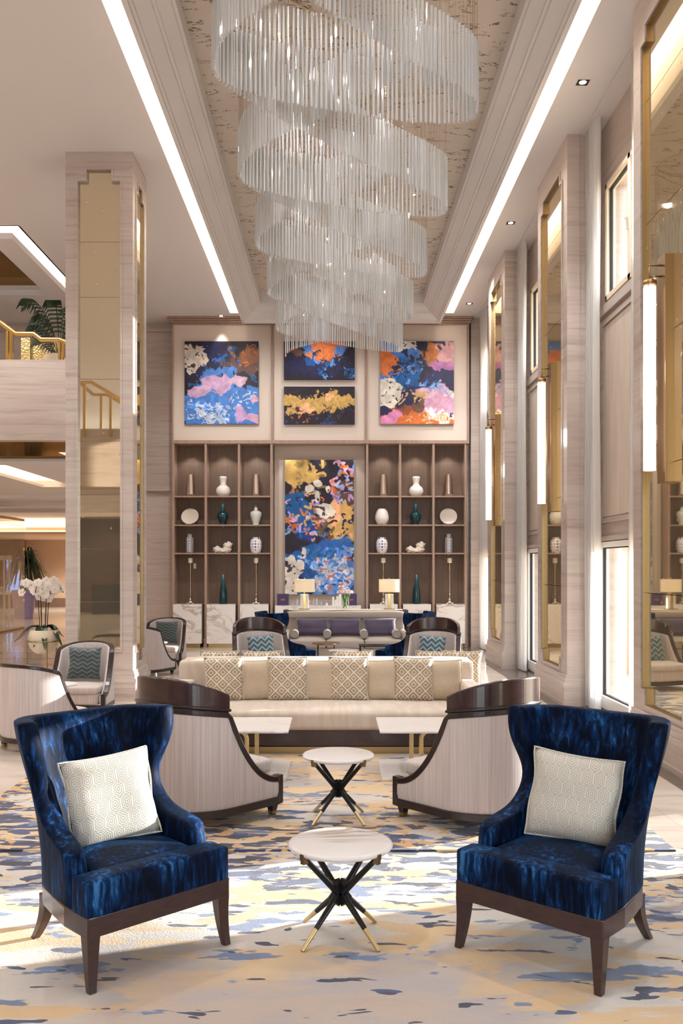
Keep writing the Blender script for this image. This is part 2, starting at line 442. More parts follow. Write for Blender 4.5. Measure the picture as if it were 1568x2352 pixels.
# rugs -----------------------------------------------------------------
def rug_mat(name, xc, hx, y0, y1, seed, goldness):
    g = G(name); p = g.pos(); x, y, z = g.sep(p)
    e = g.math('MINIMUM', g.math('SUBTRACT', hx, g.math('ABSOLUTE', g.math('SUBTRACT', x, xc))), g.math('MINIMUM', g.math('SUBTRACT', y, y0), g.math('SUBTRACT', y1, y)))
    wob = g.noise(g.map(p, (1.1, 1.6, 1), (seed, 0, 0)), 1.2, 3)
    e = g.math('ADD', e, g.math('MULTIPLY', g.math('SUBTRACT', wob, .5), .9))
    base = g.noise(g.map(p, (.5, 1.8, 1), (seed, 3, 0)), 1.5, 4, .6, .5)
    c = g.ramp(base, [(.25, S(184, 164, 150)), (.42, S(196, 178, 164)), (.52, S(182, 173, 174)), (.62, S(198, 182, 168)), (.78, S(160, 162, 178))])
    mid = g.step(e, 1.75, 1.2)                      # pale ring inside the border
    n1 = g.noise(g.map(p, (.9, 2.4, 1), (seed + 5, 1, 0)), 1.6, 4, .58, .4)
    c = g.mix(g.math('MULTIPLY', mid, .8), c, S(226, 218, 208))
    gold = g.math('MULTIPLY', g.step(n1, .50 - .06 * goldness, .56 - .06 * goldness), g.math('ADD', .03, g.math('MULTIPLY', .97, g.step(e, 1.9 + goldness, 1.3 + goldness))))
    c = g.mix(g.math('MULTIPLY', gold, .85), c, g.mix(base, S(220, 172, 104), S(232, 202, 154)))
    n4 = g.noise(g.map(p, (1.3, 3.8, 1), (seed + 15, 7, 0)), 1.5, 4, .58, .3)
    c = g.mix(g.math('MULTIPLY', g.step(g.math('ADD', n4, g.math('MULTIPLY', g.step(e, 1.9, 1.0), .06)), .615, .635), .9), c, S(92, 122, 168))
    # navy marks: sparse dashes inside, dense towards the border
    n2 = g.noise(g.map(p, (2.5, 6.8, 1), (seed + 9, 2, 0)), 1.5, 2.5, .5, .3)
    th = g.math('ADD', n2, g.math('MULTIPLY', g.step(e, 1.25, .1), .16))
    th = g.math('SUBTRACT', th, g.math('MULTIPLY', g.step(e, 1.35, 2.0), .022))
    navy = g.step(th, .632, .642)
    c = g.mix(navy, c, g.mix(g.step(g.noise(g.map(p, (5, 9, 1)), 1, 2), .4, .6), S(24, 32, 60), S(54, 74, 118)))
    n3 = g.noise(g.map(p, (3, 5, 1), (seed + 2, 8, 0)), 1.6, 3, .55, .8)
    c = g.mix(g.math('MULTIPLY', g.step(n3, .58, .60), g.step(e, 1.2, .4)), c, g.mix(goldness, S(186, 186, 194), S(222, 166, 88)))
    pile = g.noise(g.map(p, (90, 90, 30)), 1, 3, .7)
    g.set(color=g.mix(g.math('MULTIPLY', pile, .22), c, S(120, 106, 98)), rough=.95, sheen=.3); g.bump(pile, .5, .006)
    return g.m
# ------------------------------------------------------------------ room shell (metres; camera stands at the origin, 1.8 m up, looking along +Y)
CZ = 7.415                                  # ceiling height
XL, XR = -2.301, 2.642                      # edges of the light troughs beside the coffer
struct('floor', MB().box(-16, 2.807, -14, 44, -.1, 0), M['floor'])
struct('floor_border', MB().box(2.807, 3.5, -14, 21, -.1, 0), M['floor_dark'])

# flat ceiling: right side, far strip, left side with a hole for the tray, everything behind the camera
mb = MB()
mb.box(XR, 3.2, -14, 21.05, CZ, CZ + .06).box(3.215, 3.6, -14, 21.05, CZ, CZ + .06)
mb.box(XL, XR, 20.2, 21.05, CZ, CZ + .06).box(XL, XR, -14, -1.2, CZ, CZ + .06)
mb.box(-5.2, XL, -14, 21.05, CZ, CZ + .06)
mb.box(-14, -5.2, -14, 15.05, CZ, CZ + .06).box(-14, -5.2, 19.0, 21.05, CZ, CZ + .06)
struct('ceiling', mb, M['paint'])
# upper skin over the troughs
struct('ceiling_upper', MB().box(-14.2, 3.6, -14, 21.3, 8.0, 8.1), M['paint'])
# trough walls
mb = MB().box(XL - .03, XL, -1.2, 20.2, CZ + .06, 7.72).box(XR, XR + .03, -1.2, 20.2, CZ + .06, 7.72).box(XL, XR, 20.2, 20.24, CZ + .06, 8.0).box(XL, XR, -1.24, -1.2, CZ + .06, 8.0)
struct('trim_1', mb, M['paint'])

# coffer: mitred profile run round the four sides
prof = [(0, 5.383), (.055, 5.383), (.06, 5.415), (.085, 5.425), (.092, 5.45), (.225, 5.548), (.23, 5.574), (.262, 5.578), (.268, 5.598), (.385, 5.676), (.39, 5.702), (.423, 5.71), (.423, 5.91)]
x0, x1, y0, y1 = -2.024, 2.355, -1.0, 20.2
def ring(d, z): return [(x0 + d, y0 + d, z + 1.8), (x1 - d, y0 + d, z + 1.8), (x1 - d, y1 - d, z + 1.8), (x0 + d, y1 - d, z + 1.8)]
secs = [ring(d, z) for d, z in prof] + [ring(.30, 5.93), ring(0, 5.93)]
struct('ceiling_coffer', MB().loft(secs, closed=True), M['plaster'])
# fine reeding on the two cove stages
mb = MB()
for (d0, z0, d1, z1) in ((.098, 5.452, .222, 5.543), (.274, 5.601, .380, 5.672)):
    n = 60
    for k in range(n):
        xa = x0 + .26 + (x1 - x0 - .52) * k / n
        mb.add([(xa, y1 - d0, z0 + 1.792), (xa + .02, y1 - d0, z0 + 1.792), (xa + .02, y1 - d1, z1 + 1.792), (xa, y1 - d1, z1 + 1.792), (xa, y1 - d0, z0 + 1.812), (xa + .02, y1 - d0, z0 + 1.812), (xa + .02, y1 - d1, z1 + 1.812), (xa, y1 - d1, z1 + 1.812)],
               [(3, 2, 1, 0), (4, 5, 6, 7), (0, 1, 5, 4), (1, 2, 6, 5), (2, 3, 7, 6), (3, 0, 4, 7)])
struct('trim_2', mb, M['plaster'])
struct('ceiling_wallpaper', MB().box(x0 + .38, x1 - .38, y0 + .38, y1 - .38, 7.705, 7.74), M['wallpaper'])
# the light tapes in the troughs
a = MB().box(XL + .02, -2.035, -1.15, 20.16, 7.69, 7.71).build('cove_light', M['cove'])
tag(a, 'long warm cove light in the ceiling trough on the stone column side', 'cove light', 'cove lights along the coffer')
a = MB().box(2.366, XR - .02, -1.15, 20.16, 7.69, 7.71).build('cove_light', M['cove'])
tag(a, 'long warm cove light in the ceiling trough on the window side', 'cove light', 'cove lights along the coffer')

# ------------------------------------------------------------------ window wall
XW = 3.44
P0 = [(-1.15, .55), (3.18, 4.88), (7.52, 9.22), (11.85, 13.55), (16.18, 17.88)]   # piers: near and far edge
bays = [(.55, 3.18), (4.88, 7.52), (9.22, 11.85), (13.55, 16.18), (17.88, 21.0)]
wall = MB(); wall.box(XW, XW + .25, -14, .55, 0, 7.6)
frames = []
for i, (a, b) in enumerate(bays):
    lo = (a + (.87 if i == 1 else .22), b - ((.42 if i == 1 else .12) if i < 4 else .5)); up = (a + .38, b - .40 if i < 4 else b - .8)  # unseen second bay: opening narrowed to shape the sun patch on the rug
    wall.box(XW, XW + .25, a, lo[0], 0, 2.12).box(XW, XW + .25, lo[1], b, 0, 2.12)
    wall.box(XW, XW + .25, a, b, 2.12, 5.12)
    wall.box(XW, XW + .25, a, up[0], 5.12, 6.58).box(XW, XW + .25, up[1], b, 5.12, 6.58)
    wall.box(XW, XW + .25, a, b, 6.58, 7.6)
    frames.append((lo, up))
    nb = (P0[i + 1] if i + 1 < 5 else None)
for a, b in P0: wall.box(XW, XW + .25, a, b, 0, 7.6)
struct('wall_right', wall, M['stone'])
wn = 0
for i, (lo, up) in enumerate(frames):
    a, b = bays[i]
    # stone ledge, mouldings and the pale timber panel between the two windows
    mb = MB()
    mb.box(XW - .05, XW, a, b, 4.98, 5.10).box(XW - .03, XW, a, b, 4.86, 4.92).box(XW - .03, XW, a, b, 2.36, 2.42).box(XW - .05, XW, a, b, 2.13, 2.19)
    mb.box(XW - .025, XW, a + .12, a + .20, 2.42, 4.86).box(XW - .025, XW, b - .20, b - .12, 2.42, 4.86)
    struct('trim_%d' % (3 + i), mb, M['stone'])
    struct('wall_panel', MB().box(XW - .012, XW, a + .2, b - .2, 2.44, 4.84), M['pane_wood'])
    for (w, z0, z1, nm) in ((lo, .02, 2.12, 'low'), (up, 5.12, 6.58, 'up')):
        wn += 1
        f = MB(); ya, yb = w; t = .07; xf0, xf1 = XW - .05, XW + .06
        zb = z0 + (.16 if nm == 'low' else .07)
        f.box(xf0, xf1, ya, ya + t, z0, z1).box(xf0, xf1, yb - t, yb, z0, z1).box(xf0, xf1, ya, yb, z1 - t, z1).box(xf0, xf1, ya, yb, z0, zb)
        ym = (ya + yb) / 2
        if nm == 'up': f.box(xf0, xf1, ym - .05, ym + .05, z0, z1)
        root = struct('window_%d' % wn, f, M['white_plastic'] if nm == 'low' else plain('cream_window_frame_%d' % i, S(226, 208, 182), rough=.4), bevel=.006)
        sl = MB()
        rects = [(ya + t, yb - t)] if nm == 'low' else [(ya + t, ym - .05), (ym + .05, yb - t)]
        for (p, q) in rects:
            sl.box(XW - .012, XW + .028, p, p + .014, zb, z1 - t).box(XW - .012, XW + .028, q - .014, q, zb, z1 - t).box(XW - .012, XW + .028, p, q, zb, zb + .014).box(XW - .012, XW + .028, p, q, z1 - t - .014, z1 - t)
        sl.build('gasket', M['black'], root)
        gl = MB()
        for (p, q) in rects: gl.box(XW + .004, XW + .01, p, q, zb, z1 - t)
        gl.build('pane', M['glass'], root)
        if nm == 'up':
            MB().box(XW - .075, XW - .05, ym + .01, ym + .03, 5.70, 5.84).box(XW - .10, XW - .075, ym + .01, ym + .03, 5.82, 5.84).build('handle', M['white_plastic'], root)
# warm stone pilasters of the facade, seen through the panes
for a, b in ((15.6, 18.4), (20.6, 25), (26.5, 34)): struct('exterior_pilaster', MB().box(5.2, 5.8, a, b, -.1, 9), M['facade'])
struct('exterior_ground', MB().box(3.7, 40, -20, 60, -.2, -.1), M['facade'])

# piers with mirror insets
def notch(y0, y1, z0, z1, s=.12):
    return [(y0 + s, z0), (y1 - s, z0), (y1 - s, z0 + s * 1.3), (y1, z0 + s * 1.3), (y1, z1 - s * 1.3), (y1 - s, z1 - s * 1.3), (y1 - s, z1), (y0 + s, z1), (y0 + s, z1 - s * 1.3), (y0, z1 - s * 1.3), (y0, z0 + s * 1.3), (y0 + s, z0 + s * 1.3)]

def inset_face(root, frame_map, w0, w1, z0, z1, W0, W1, Z0, Z1, depth, mirror_name='mirror', joints=(), lining=True):
    """stone facing with a notched opening, a brass lined reveal and a tiled mirror behind; frame_map(u, z, d) gives world points, d measured into the pier"""
    inner = notch(w0, w1, z0, z1)
    # facing: build by strips around the notched opening (face at d=0, thickness depth)
    s = .12; q = s * 1.3
    rects = [(W0, w0, Z0, Z1), (w1, W1, Z0, Z1), (w0, w1, Z0, z0), (w0, w1, z1, Z1), (w0, w0 + s, z0, z0 + q), (w1 - s, w1, z0, z0 + q), (w0, w0 + s, z1 - q, z1), (w1 - s, w1, z1 - q, z1)]
    mb = MB()
    for (a, b, c, d) in rects:
        vs = [frame_map(u, z, dd) for dd in (0, depth) for (u, z) in ((a, c), (b, c), (b, d), (a, d))]
        mb.add(vs, [(3, 2, 1, 0), (4, 5, 6, 7), (0, 1, 5, 4), (1, 2, 6, 5), (2, 3, 7, 6), (3, 0, 4, 7)])
    mb.build('stone_facing', M['stone'], root)
    # raised stone bead round the opening
    off = [(u + (.03 if u > (w0 + w1) / 2 else -.03), z + (.03 if z > (z0 + z1) / 2 else -.03)) for u, z in inner]
    secs = []
    for (u, z), (u2, z2) in zip(inner, off):
        secs.append([frame_map(u, z, 0), frame_map(u, z, -.014), frame_map(u2, z2, -.014), frame_map(u2, z2, 0)])
    MB().loft(secs, closed=True).build('bead', M['stone'], root)
    if lining:
        ins = [(u + (-.008 if u > (w0 + w1) / 2 else .008), z + (-.008 if z > (z0 + z1) / 2 else .008)) for u, z in inner]
        secs = [[frame_map(u, z, .004), frame_map(u, z, depth), frame_map(u2, z2, depth), frame_map(u2, z2, .004)] for (u, z), (u2, z2) in zip(inner, ins)]
        MB().loft(secs, closed=True).build('brass_lining', M['brass_dull'], root)
    mb = MB(); zs = [Z for Z in joints if z0 + .1 < Z < z1 - .1]
    lev = [z0] + zs + [z1]
    for c, d in zip(lev, lev[1:]):
        vs = [frame_map(u, z, dd) for dd in (depth - .012, depth) for (u, z) in ((w0, c + .003), (w1, c + .003), (w1, d - .003), (w0, d - .003))]
        mb.add(vs, [(3, 2, 1, 0), (4, 5, 6, 7), (0, 1, 5, 4), (1, 2, 6, 5), (2, 3, 7, 6), (3, 0, 4, 7)])
    mb.build(mirror_name, M['mirror'], root)

def base_steps(mb, x0, x1, y0, y1, sides):
    """stepped plinth mouldings; sides: how far each step stands out on -x, +x, -y, +y"""
    for z0, z1, d in ((0, .05, .06), (.05, .25, .045), (.25, .30, .055), (.30, .36, .03), (.36, .40, .02)):
        mb.box(x0 - d * sides[0], x1 + d * sides[1], y0 - d * sides[2], y1 + d * sides[3], z0, z1)

for i, (a, b) in enumerate(P0):
    XP = 3.018
    core = MB().box(XP + .05, 3.18, a, b, 0, CZ).box(XP + .05, XW, a + .02, b - .02, 0, CZ)
    base_steps(core, XP, 3.19, a, b, (1, 0, .6, .6))
    root = struct('pillar_%d' % (i + 1), core, M['stone'])
    inset_face(root, lambda u, z, d: (XP + d, u, z), a + .26, b - .25, .46, 7.05, a, b, 0, CZ, .05, joints=(1.55, 2.75, 3.95, 5.15, 6.35))

# free standing column on the other side
CX0, CX1, CY0, CY1 = -3.628, -2.717, 12.35, 13.23
core = MB().box(CX0 + .03, CX1 - .03, CY0 + .06, CY1, 0, CZ)
base_steps(core, CX0, CX1, CY0, CY1, (1, 1, 1, 1))
col = struct('column', core, M['stone'])
inset_face(col, lambda u, z, d: (u, CY0 + d, z), CX0 + .17, CX1 - .17, .53, 7.17, CX0 + .001, CX1 - .001, 0, CZ, .06, joints=(1.33, 2.05, 2.78, 3.51, 4.35, 5.46, 6.21), lining=False)
inset_face(col, lambda u, z, d: (CX1 - d, u, z), CY0 + .2, CY1 - .2, 0.5, 7.1, CY0 + .001, CY1, 0, CZ, .03, joints=(1.4, 2.6, 3.8, 5.0, 6.2))

# ------------------------------------------------------------------ back wall, upper part, lobby on the left
mb = MB().box(-3.7, 3.6, 21.0, 21.25, 0, 7.6).box(-4.6, -3.7, 21.0, 21.25, 3.6, 7.6).box(-4.62, -3.69, 21.05, 21.25, 0, 3.6)
mb.box(-14, -4.6, 21.0, 21.25, 3.75, 8.0).box(3.08, 3.44, 20.6, 21.0, 0, CZ)
struct('wall_back', mb, M['stone'])
mb = MB().box(-3.72, -3.64, 20.94, 21.0, 0, 3.6).box(-4.62, -3.64, 20.93, 21.0, 3.55, 3.65).box(-14, -3.64, 20.95, 21.0, 7.2, 7.3)
struct('trim_8', mb, M['stone'])
# mezzanine
struct('wall_mezzanine', MB().box(-12, -3.62, 14.0, 14.2, 3.747, 4.98), M['stone'])
struct('floor_mezzanine', MB().box(-12, -3.7, 14.2, 15.5, 3.76, 4.95).box(-14, -4.7, 15.5, 21, 3.76, 4.95), M['stone'])
# polished soffit, then the lobby ceiling with its own trough
struct('ceiling_soffit', MB().box(-12, -3.72, 14.2, 15.5, 3.747, 3.76).box(-13.5, -4.7, 15.5, 16.4, 3.747, 3.76), M['bronze_mirror'])
mb = MB().box(-14, -4.7, 16.4, 17.0, 3.7, 3.76).box(-6.1, -4.7, 17, 20.5, 3.7, 3.76).box(-14, -4.7, 20.5, 44, 3.6, 3.76)
mb.box(-14, -6.4, 17.4, 20.2, 3.56, 3.62)
mb.box(-14, -4.7, 22.5, 22.8, 3.5, 3.6).box(-14, -4.7, 25, 25.3, 3.5, 3.6).box(-14, -4.7, 28, 28.3, 3.48, 3.6)
struct('ceiling_lobby', mb, M['paint'])
a = MB().box(-14, -6.12, 17.02, 20.48, 3.74, 3.758).build('ceiling_light_panel', M['cove2'])
tag(a, 'glowing recessed light tray in the lobby ceiling under the mezzanine', 'ceiling light')
# lobby walls
struct('wall_lobby', MB().box(-16, -4.6, 41.5, 41.8, 0, 3.6).box(-4.7, -4.6, 21.25, 41.5, 0, 3.6), M['plaster_cream'])
struct('baseboard_lobby', MB().box(-16, -4.6, 41.42, 41.5, 0, .4), M['shelf_back'])
struct('wall_left', MB().box(-16.2, -16, -14, 44, 0, 8), M['plaster_cream'])
struct('wall_dark', MB().box(-16, -13.55, 40.0, 40.2, 0, 3.0), M['brown_wall'])
struct('ceiling_cove', MB().box(-16, -4.7, 33.5, 41.5, 3.02, 3.1), M['plaster_cream'])
a = MB().box(-14.0, -5, 33.6, 41.3, 3.12, 3.15).build('cove_light', M['cove2'])
tag(a, 'amber cove light above the cream wall at the end of the lobby', 'cove light')
# tray in the high ceiling over the mezzanine
t = thing('ceiling_tray', 'floating ceiling tray with mirror panels over the mezzanine', 'ceiling tray', (-7.5, 17, 7.3))
def child_world(o, root):
    o.parent = root; o.matrix_parent_inverse = Matrix.Translation(-Vector(root.location)); return o
mb = MB().box(-12, -5.35, 15.2, 15.55, 7.26, 7.36).box(-12, -5.35, 18.35, 18.75, 7.26, 7.36).box(-5.75, -5.35, 15.55, 18.35, 7.26, 7.36)
mb.box(-12, -5.70, 15.55, 15.6, 7.36, 7.45).box(-12, -5.70, 18.30, 18.35, 7.36, 7.45).box(-5.8, -5.75, 15.55, 18.35, 7.36, 7.45)
child_world(mb.build('frame', M['paint']), t)
mb = MB()
for i in range(5):
    for j in range(3): mb.box(-12 + 1.25 * i, -12 + 1.25 * i + 1.24, 15.6 + .9 * j, 15.6 + .9 * j + .893, 7.44, 7.46)
child_world(mb.build('mirror_panel', M['bronze_mirror']), t)
a = MB().box(-12, -5.22, 15.06, 18.98, 7.72, 7.74).build('cove_light', emis('tray_cove_light', S(255, 232, 214), 1.5))
tag(a, 'pale glow around the floating ceiling tray above the mezzanine', 'cove light')
struct('trim_9', MB().box(-12, -5.17, 15.02, 15.05, CZ, 7.74).box(-12, -5.17, 19.0, 19.03, CZ, 7.74).box(-5.2, -5.17, 15.05, 19.0, CZ, 7.74), M['paint'])

# hall behind the camera: seen in the mirrors
struct('wall_rear', MB().box(-16, -4.2, -12.2, -12, 0, 3.8), M['brown_wall'])
struct('wall_rear_balcony', MB().box(-8.5, -4.7, 3.6, 3.8, 3.65, 4.98).box(-8.5, -4.7, 2.0, 3.6, 3.6, 3.7).box(-16, -4.2, -12.2, -10.4, 3.75, 3.9).box(-16, -4.2, -14, -13.9, 3.8, 7.5), M['stone'])

# ------------------------------------------------------------------ shelving wall
BY = 20.54
# cornice and panelling
mb = MB()
for z0, z1, d in ((7.285, 7.33, .04), (7.33, 7.37, .08), (7.37, 7.415, .12)): mb.box(-3.66 - d * .6, 3.05 + d * .6, BY - d, 21, z0, z1)
struct('trim_10', mb, M['shelf_wood'], bevel=.008)
mb = MB()
for x in (-3.638, -1.385, .722, 3.01): mb.box(x - .025 if x > -3 else x - .0, x + .025, BY - .02, 21, 4.64, 7.285)
mb.box(-3.638, 3.03, BY - .02, 21, 4.575, 4.655).box(-3.638, 3.03, BY - .005, 21, 7.25, 7.285)
struct('trim_11', mb, M['shelf_wood'], bevel=.006)
for n_, (a, b) in enumerate(((-3.612, -1.411), (-1.359, .696), (.748, 2.984))):
    struct('wall_panel_%d' % (n_ + 1), MB().box(a, b, BY + .03, 20.98, 4.655, 7.25), M['panel'])
struct('wall_niche', MB().box(-1.36, .70, 20.9, 20.99, 0, 4.575), plain('greige_wall_covering', S(196, 180, 166), rough=.8))
def bookcase(x0s, label):
    t = thing('bookcase', label, 'bookcase', ((x0s[0] + x0s[-1]) / 2, BY + .2, 0), group='tall open bookcases')
    cx = (x0s[0] + x0s[-1]) / 2
    L = lambda b, n, m, **k: child_world(b.build(n, m, **k), t)
    L(MB().box(x0s[0], x0s[-1], 20.955, 20.985, 0, 4.575), 'back_panel', M['shelf_back'])
    for x in x0s:
        L(MB().box(x - .027, x + .027, BY, 20.955, 0, 4.575), 'upright', M['shelf_wood'], bevel=.006)
    for x in x0s:
        b = MB(); b.box(x - .045, x + .045, BY - .02, BY + .05, .0, .07).box(x - .036, x + .036, BY - .012, BY + .05, .07, .16).box(x - .042, x + .042, BY - .018, BY + .05, .16, .20)
        L(b, 'upright_foot', M['shelf_wood'], bevel=.006)
    for z in (3.404, 2.759, 2.123):
        b = MB()
        for a, c in zip(x0s, x0s[1:]): b.box(a + .027, c - .027, BY + .004, 20.955, z - .03, z)
        L(b, 'shelf', M['shelf_wood'], bevel=.005)
    for a, c in zip(x0s, x0s[1:]):
        for z in (4.57, 3.37, 2.725, 2.09): L(MB().lathe([(0, 0), (.022, 0), (.022, .008), (0, .008)], 12, ((a + c) / 2, BY + .17, z - .008)), 'shelf_light', M['pale_brass'])
    return t
LU = (-3.614, -2.885, -2.137, -1.408); RU = (.743, 1.483, 2.233, 2.954)
bookcase(LU, 'taupe wood bookcase on the column side, with one covered jar and the light switch')
bookcase(RU, 'taupe wood bookcase on the window side, with the egg shaped white vase')
# ------------------------------------------------------------------ furniture generators (local front = -Y)
def shell_grid(path, rows, e, zf, nx, off):
    """outer and inner sheets of a bent shell"""
    return None

def wing_chair(name, label, loc, yaw, group):
    t = thing(name, label, 'armchair', loc, yaw, group)
    half = catmull([(0, .262, 0), (.13, .259, 0), (.215, .225, 0), (.268, .11, 0), (.30, -.06, 0), (.325, -.235, 0)], 8)
    at = arc_path(half, 0)
    E = [(.30, 1), (.50, 1), (.54, .99), (.556, .92), (.57, .81), (.585, .73), (.61, .655), (.65, .595), (.70, .55), (.76, .54), (.82, .575), (.88, .63), (.94, .665), (1.0, .675), (1.08, .665)]
    SX = [(.30, .99), (.45, 1.0), (.60, 1.02), (.72, 1.10), (.85, 1.20), (1.0, 1.29), (1.08, 1.31)]
    zs = [.285, .30, .36, .44, .50, .535, .55, .562, .576, .59, .615, .65, .69, .74, .79, .84, .90, .96, 1.01, 1.045, 1.06]
    nx = 13
    def pt(z, s, o):
        """s in [-1,1] of the sheet, o offset outwards"""
        ss = abs(s) * interp(z, E); sg = -1 if s < 0 else 1
        p = at(ss); q = at(min(1, ss + .02)); r = at(max(0, ss - .02)); d = (q - r).normalized()
        nrm = Vector((d.y, -d.x, 0)); nrm = -nrm if nrm.dot(p - Vector((0, -.1, 0))) < 0 else nrm
        p = p + nrm * o; x = p.x * interp(z, SX) * sg; y = p.y + .135 * max(0, (z - .42) / .62) ** 1.15
        zz = z + (.022 * (abs(s)) ** 2 if z > 1.0 else 0) * (z - 1.0) / .08 
        bl = 0 * max(0, 1 - abs(z - .42) / .14)      # the lower back swells a little
        return (x * (1 + bl), y, zz)
    th = lambda z, s: (.050 if z < .6 else interp(z, [(.6, .050), (.75, .038), (1.1, .036)]))
    vs = []; fs = []
    ss = [(-1 + 2 * i / (2 * nx)) for i in range(2 * nx + 1)]
    m = len(ss); n = len(zs)
    for sd in (1, -1):
        for z in zs:
            for s in ss: vs.append(pt(z, s, sd * th(z, s)))
    N = m * n
    for j in range(n - 1):
        for i in range(m - 1):
            a = j * m + i
            fs.append((a, a + 1, a + m + 1, a + m)); fs.append((N + a + m, N + a + m + 1, N + a + 1, N + a))
    for i in range(m - 1):
        fs.append((N + i, N + i + 1, i + 1, i)); b = (n - 1) * m + i; fs.append((b, b + 1, N + b + 1, N + b))
    for j in range(n - 1):
        a = j * m; fs.append((a, a + m, N + a + m, N + a)); b = j * m + m - 1; fs.append((N + b, N + b + m, b + m, b))
    MB().add(vs, fs).build('upholstered_back_and_arms', M['velvet'], t, sub=1, smooth=True)
    # seat: main cushion and the full-width nose in front of the arms
    b = MB().rbox(-.372, .372, -.385, -.235, .30, .462, .018, 12, (0, .004, .012)); b.rbox(-.262, .262, -.30, .165, .315, .463, .03, 12, (0, 0, .03))
    b.build('seat', M['velvet'], t, smooth=True)
    b = MB()
    for sx in (-.11, .11):
        b.lathe([(0, 0), (.016, 0), (.016, .006), (.008, .012), (0, .013)], 12, mat=Matrix.Translation((sx, .295, .80)) @ Matrix.Rotation(math.radians(82), 4, 'X'))
    b.build('button', M['velvet'], t, smooth=True)
    out = [(-.372, -.384), (.372, -.384), (.372, -.18), (.345, -.02), (.316, .12), (.262, .243), (.165, .298), (-.165, .298), (-.262, .243), (-.316, .12), (-.345, -.02), (-.372, -.18)]
    MB().prism(out, .225, .315).build('seat_rail', M['mahogany'], t, bevel=.006)
    def leg(x, y, dx, dy):
        secs = []
        for k in range(9):
            u = k / 8; z = .235 * (1 - u); sz = .031 * (1 - u) + .017 * u
            cx = x + dx * u ** 2; cy = y + dy * u ** 2
            secs.append([(cx - sz, cy - sz, z), (cx + sz, cy - sz, z), (cx + sz, cy + sz, z), (cx - sz, cy + sz, z)])
        MB().loft(secs).build('leg', M['mahogany'], t, bevel=.004)
    leg(-.342, -.352, -.012, -.028); leg(.342, -.352, .012, -.028); leg(-.235, .235, -.02, .09); leg(.235, .235, .02, .09)
    return t

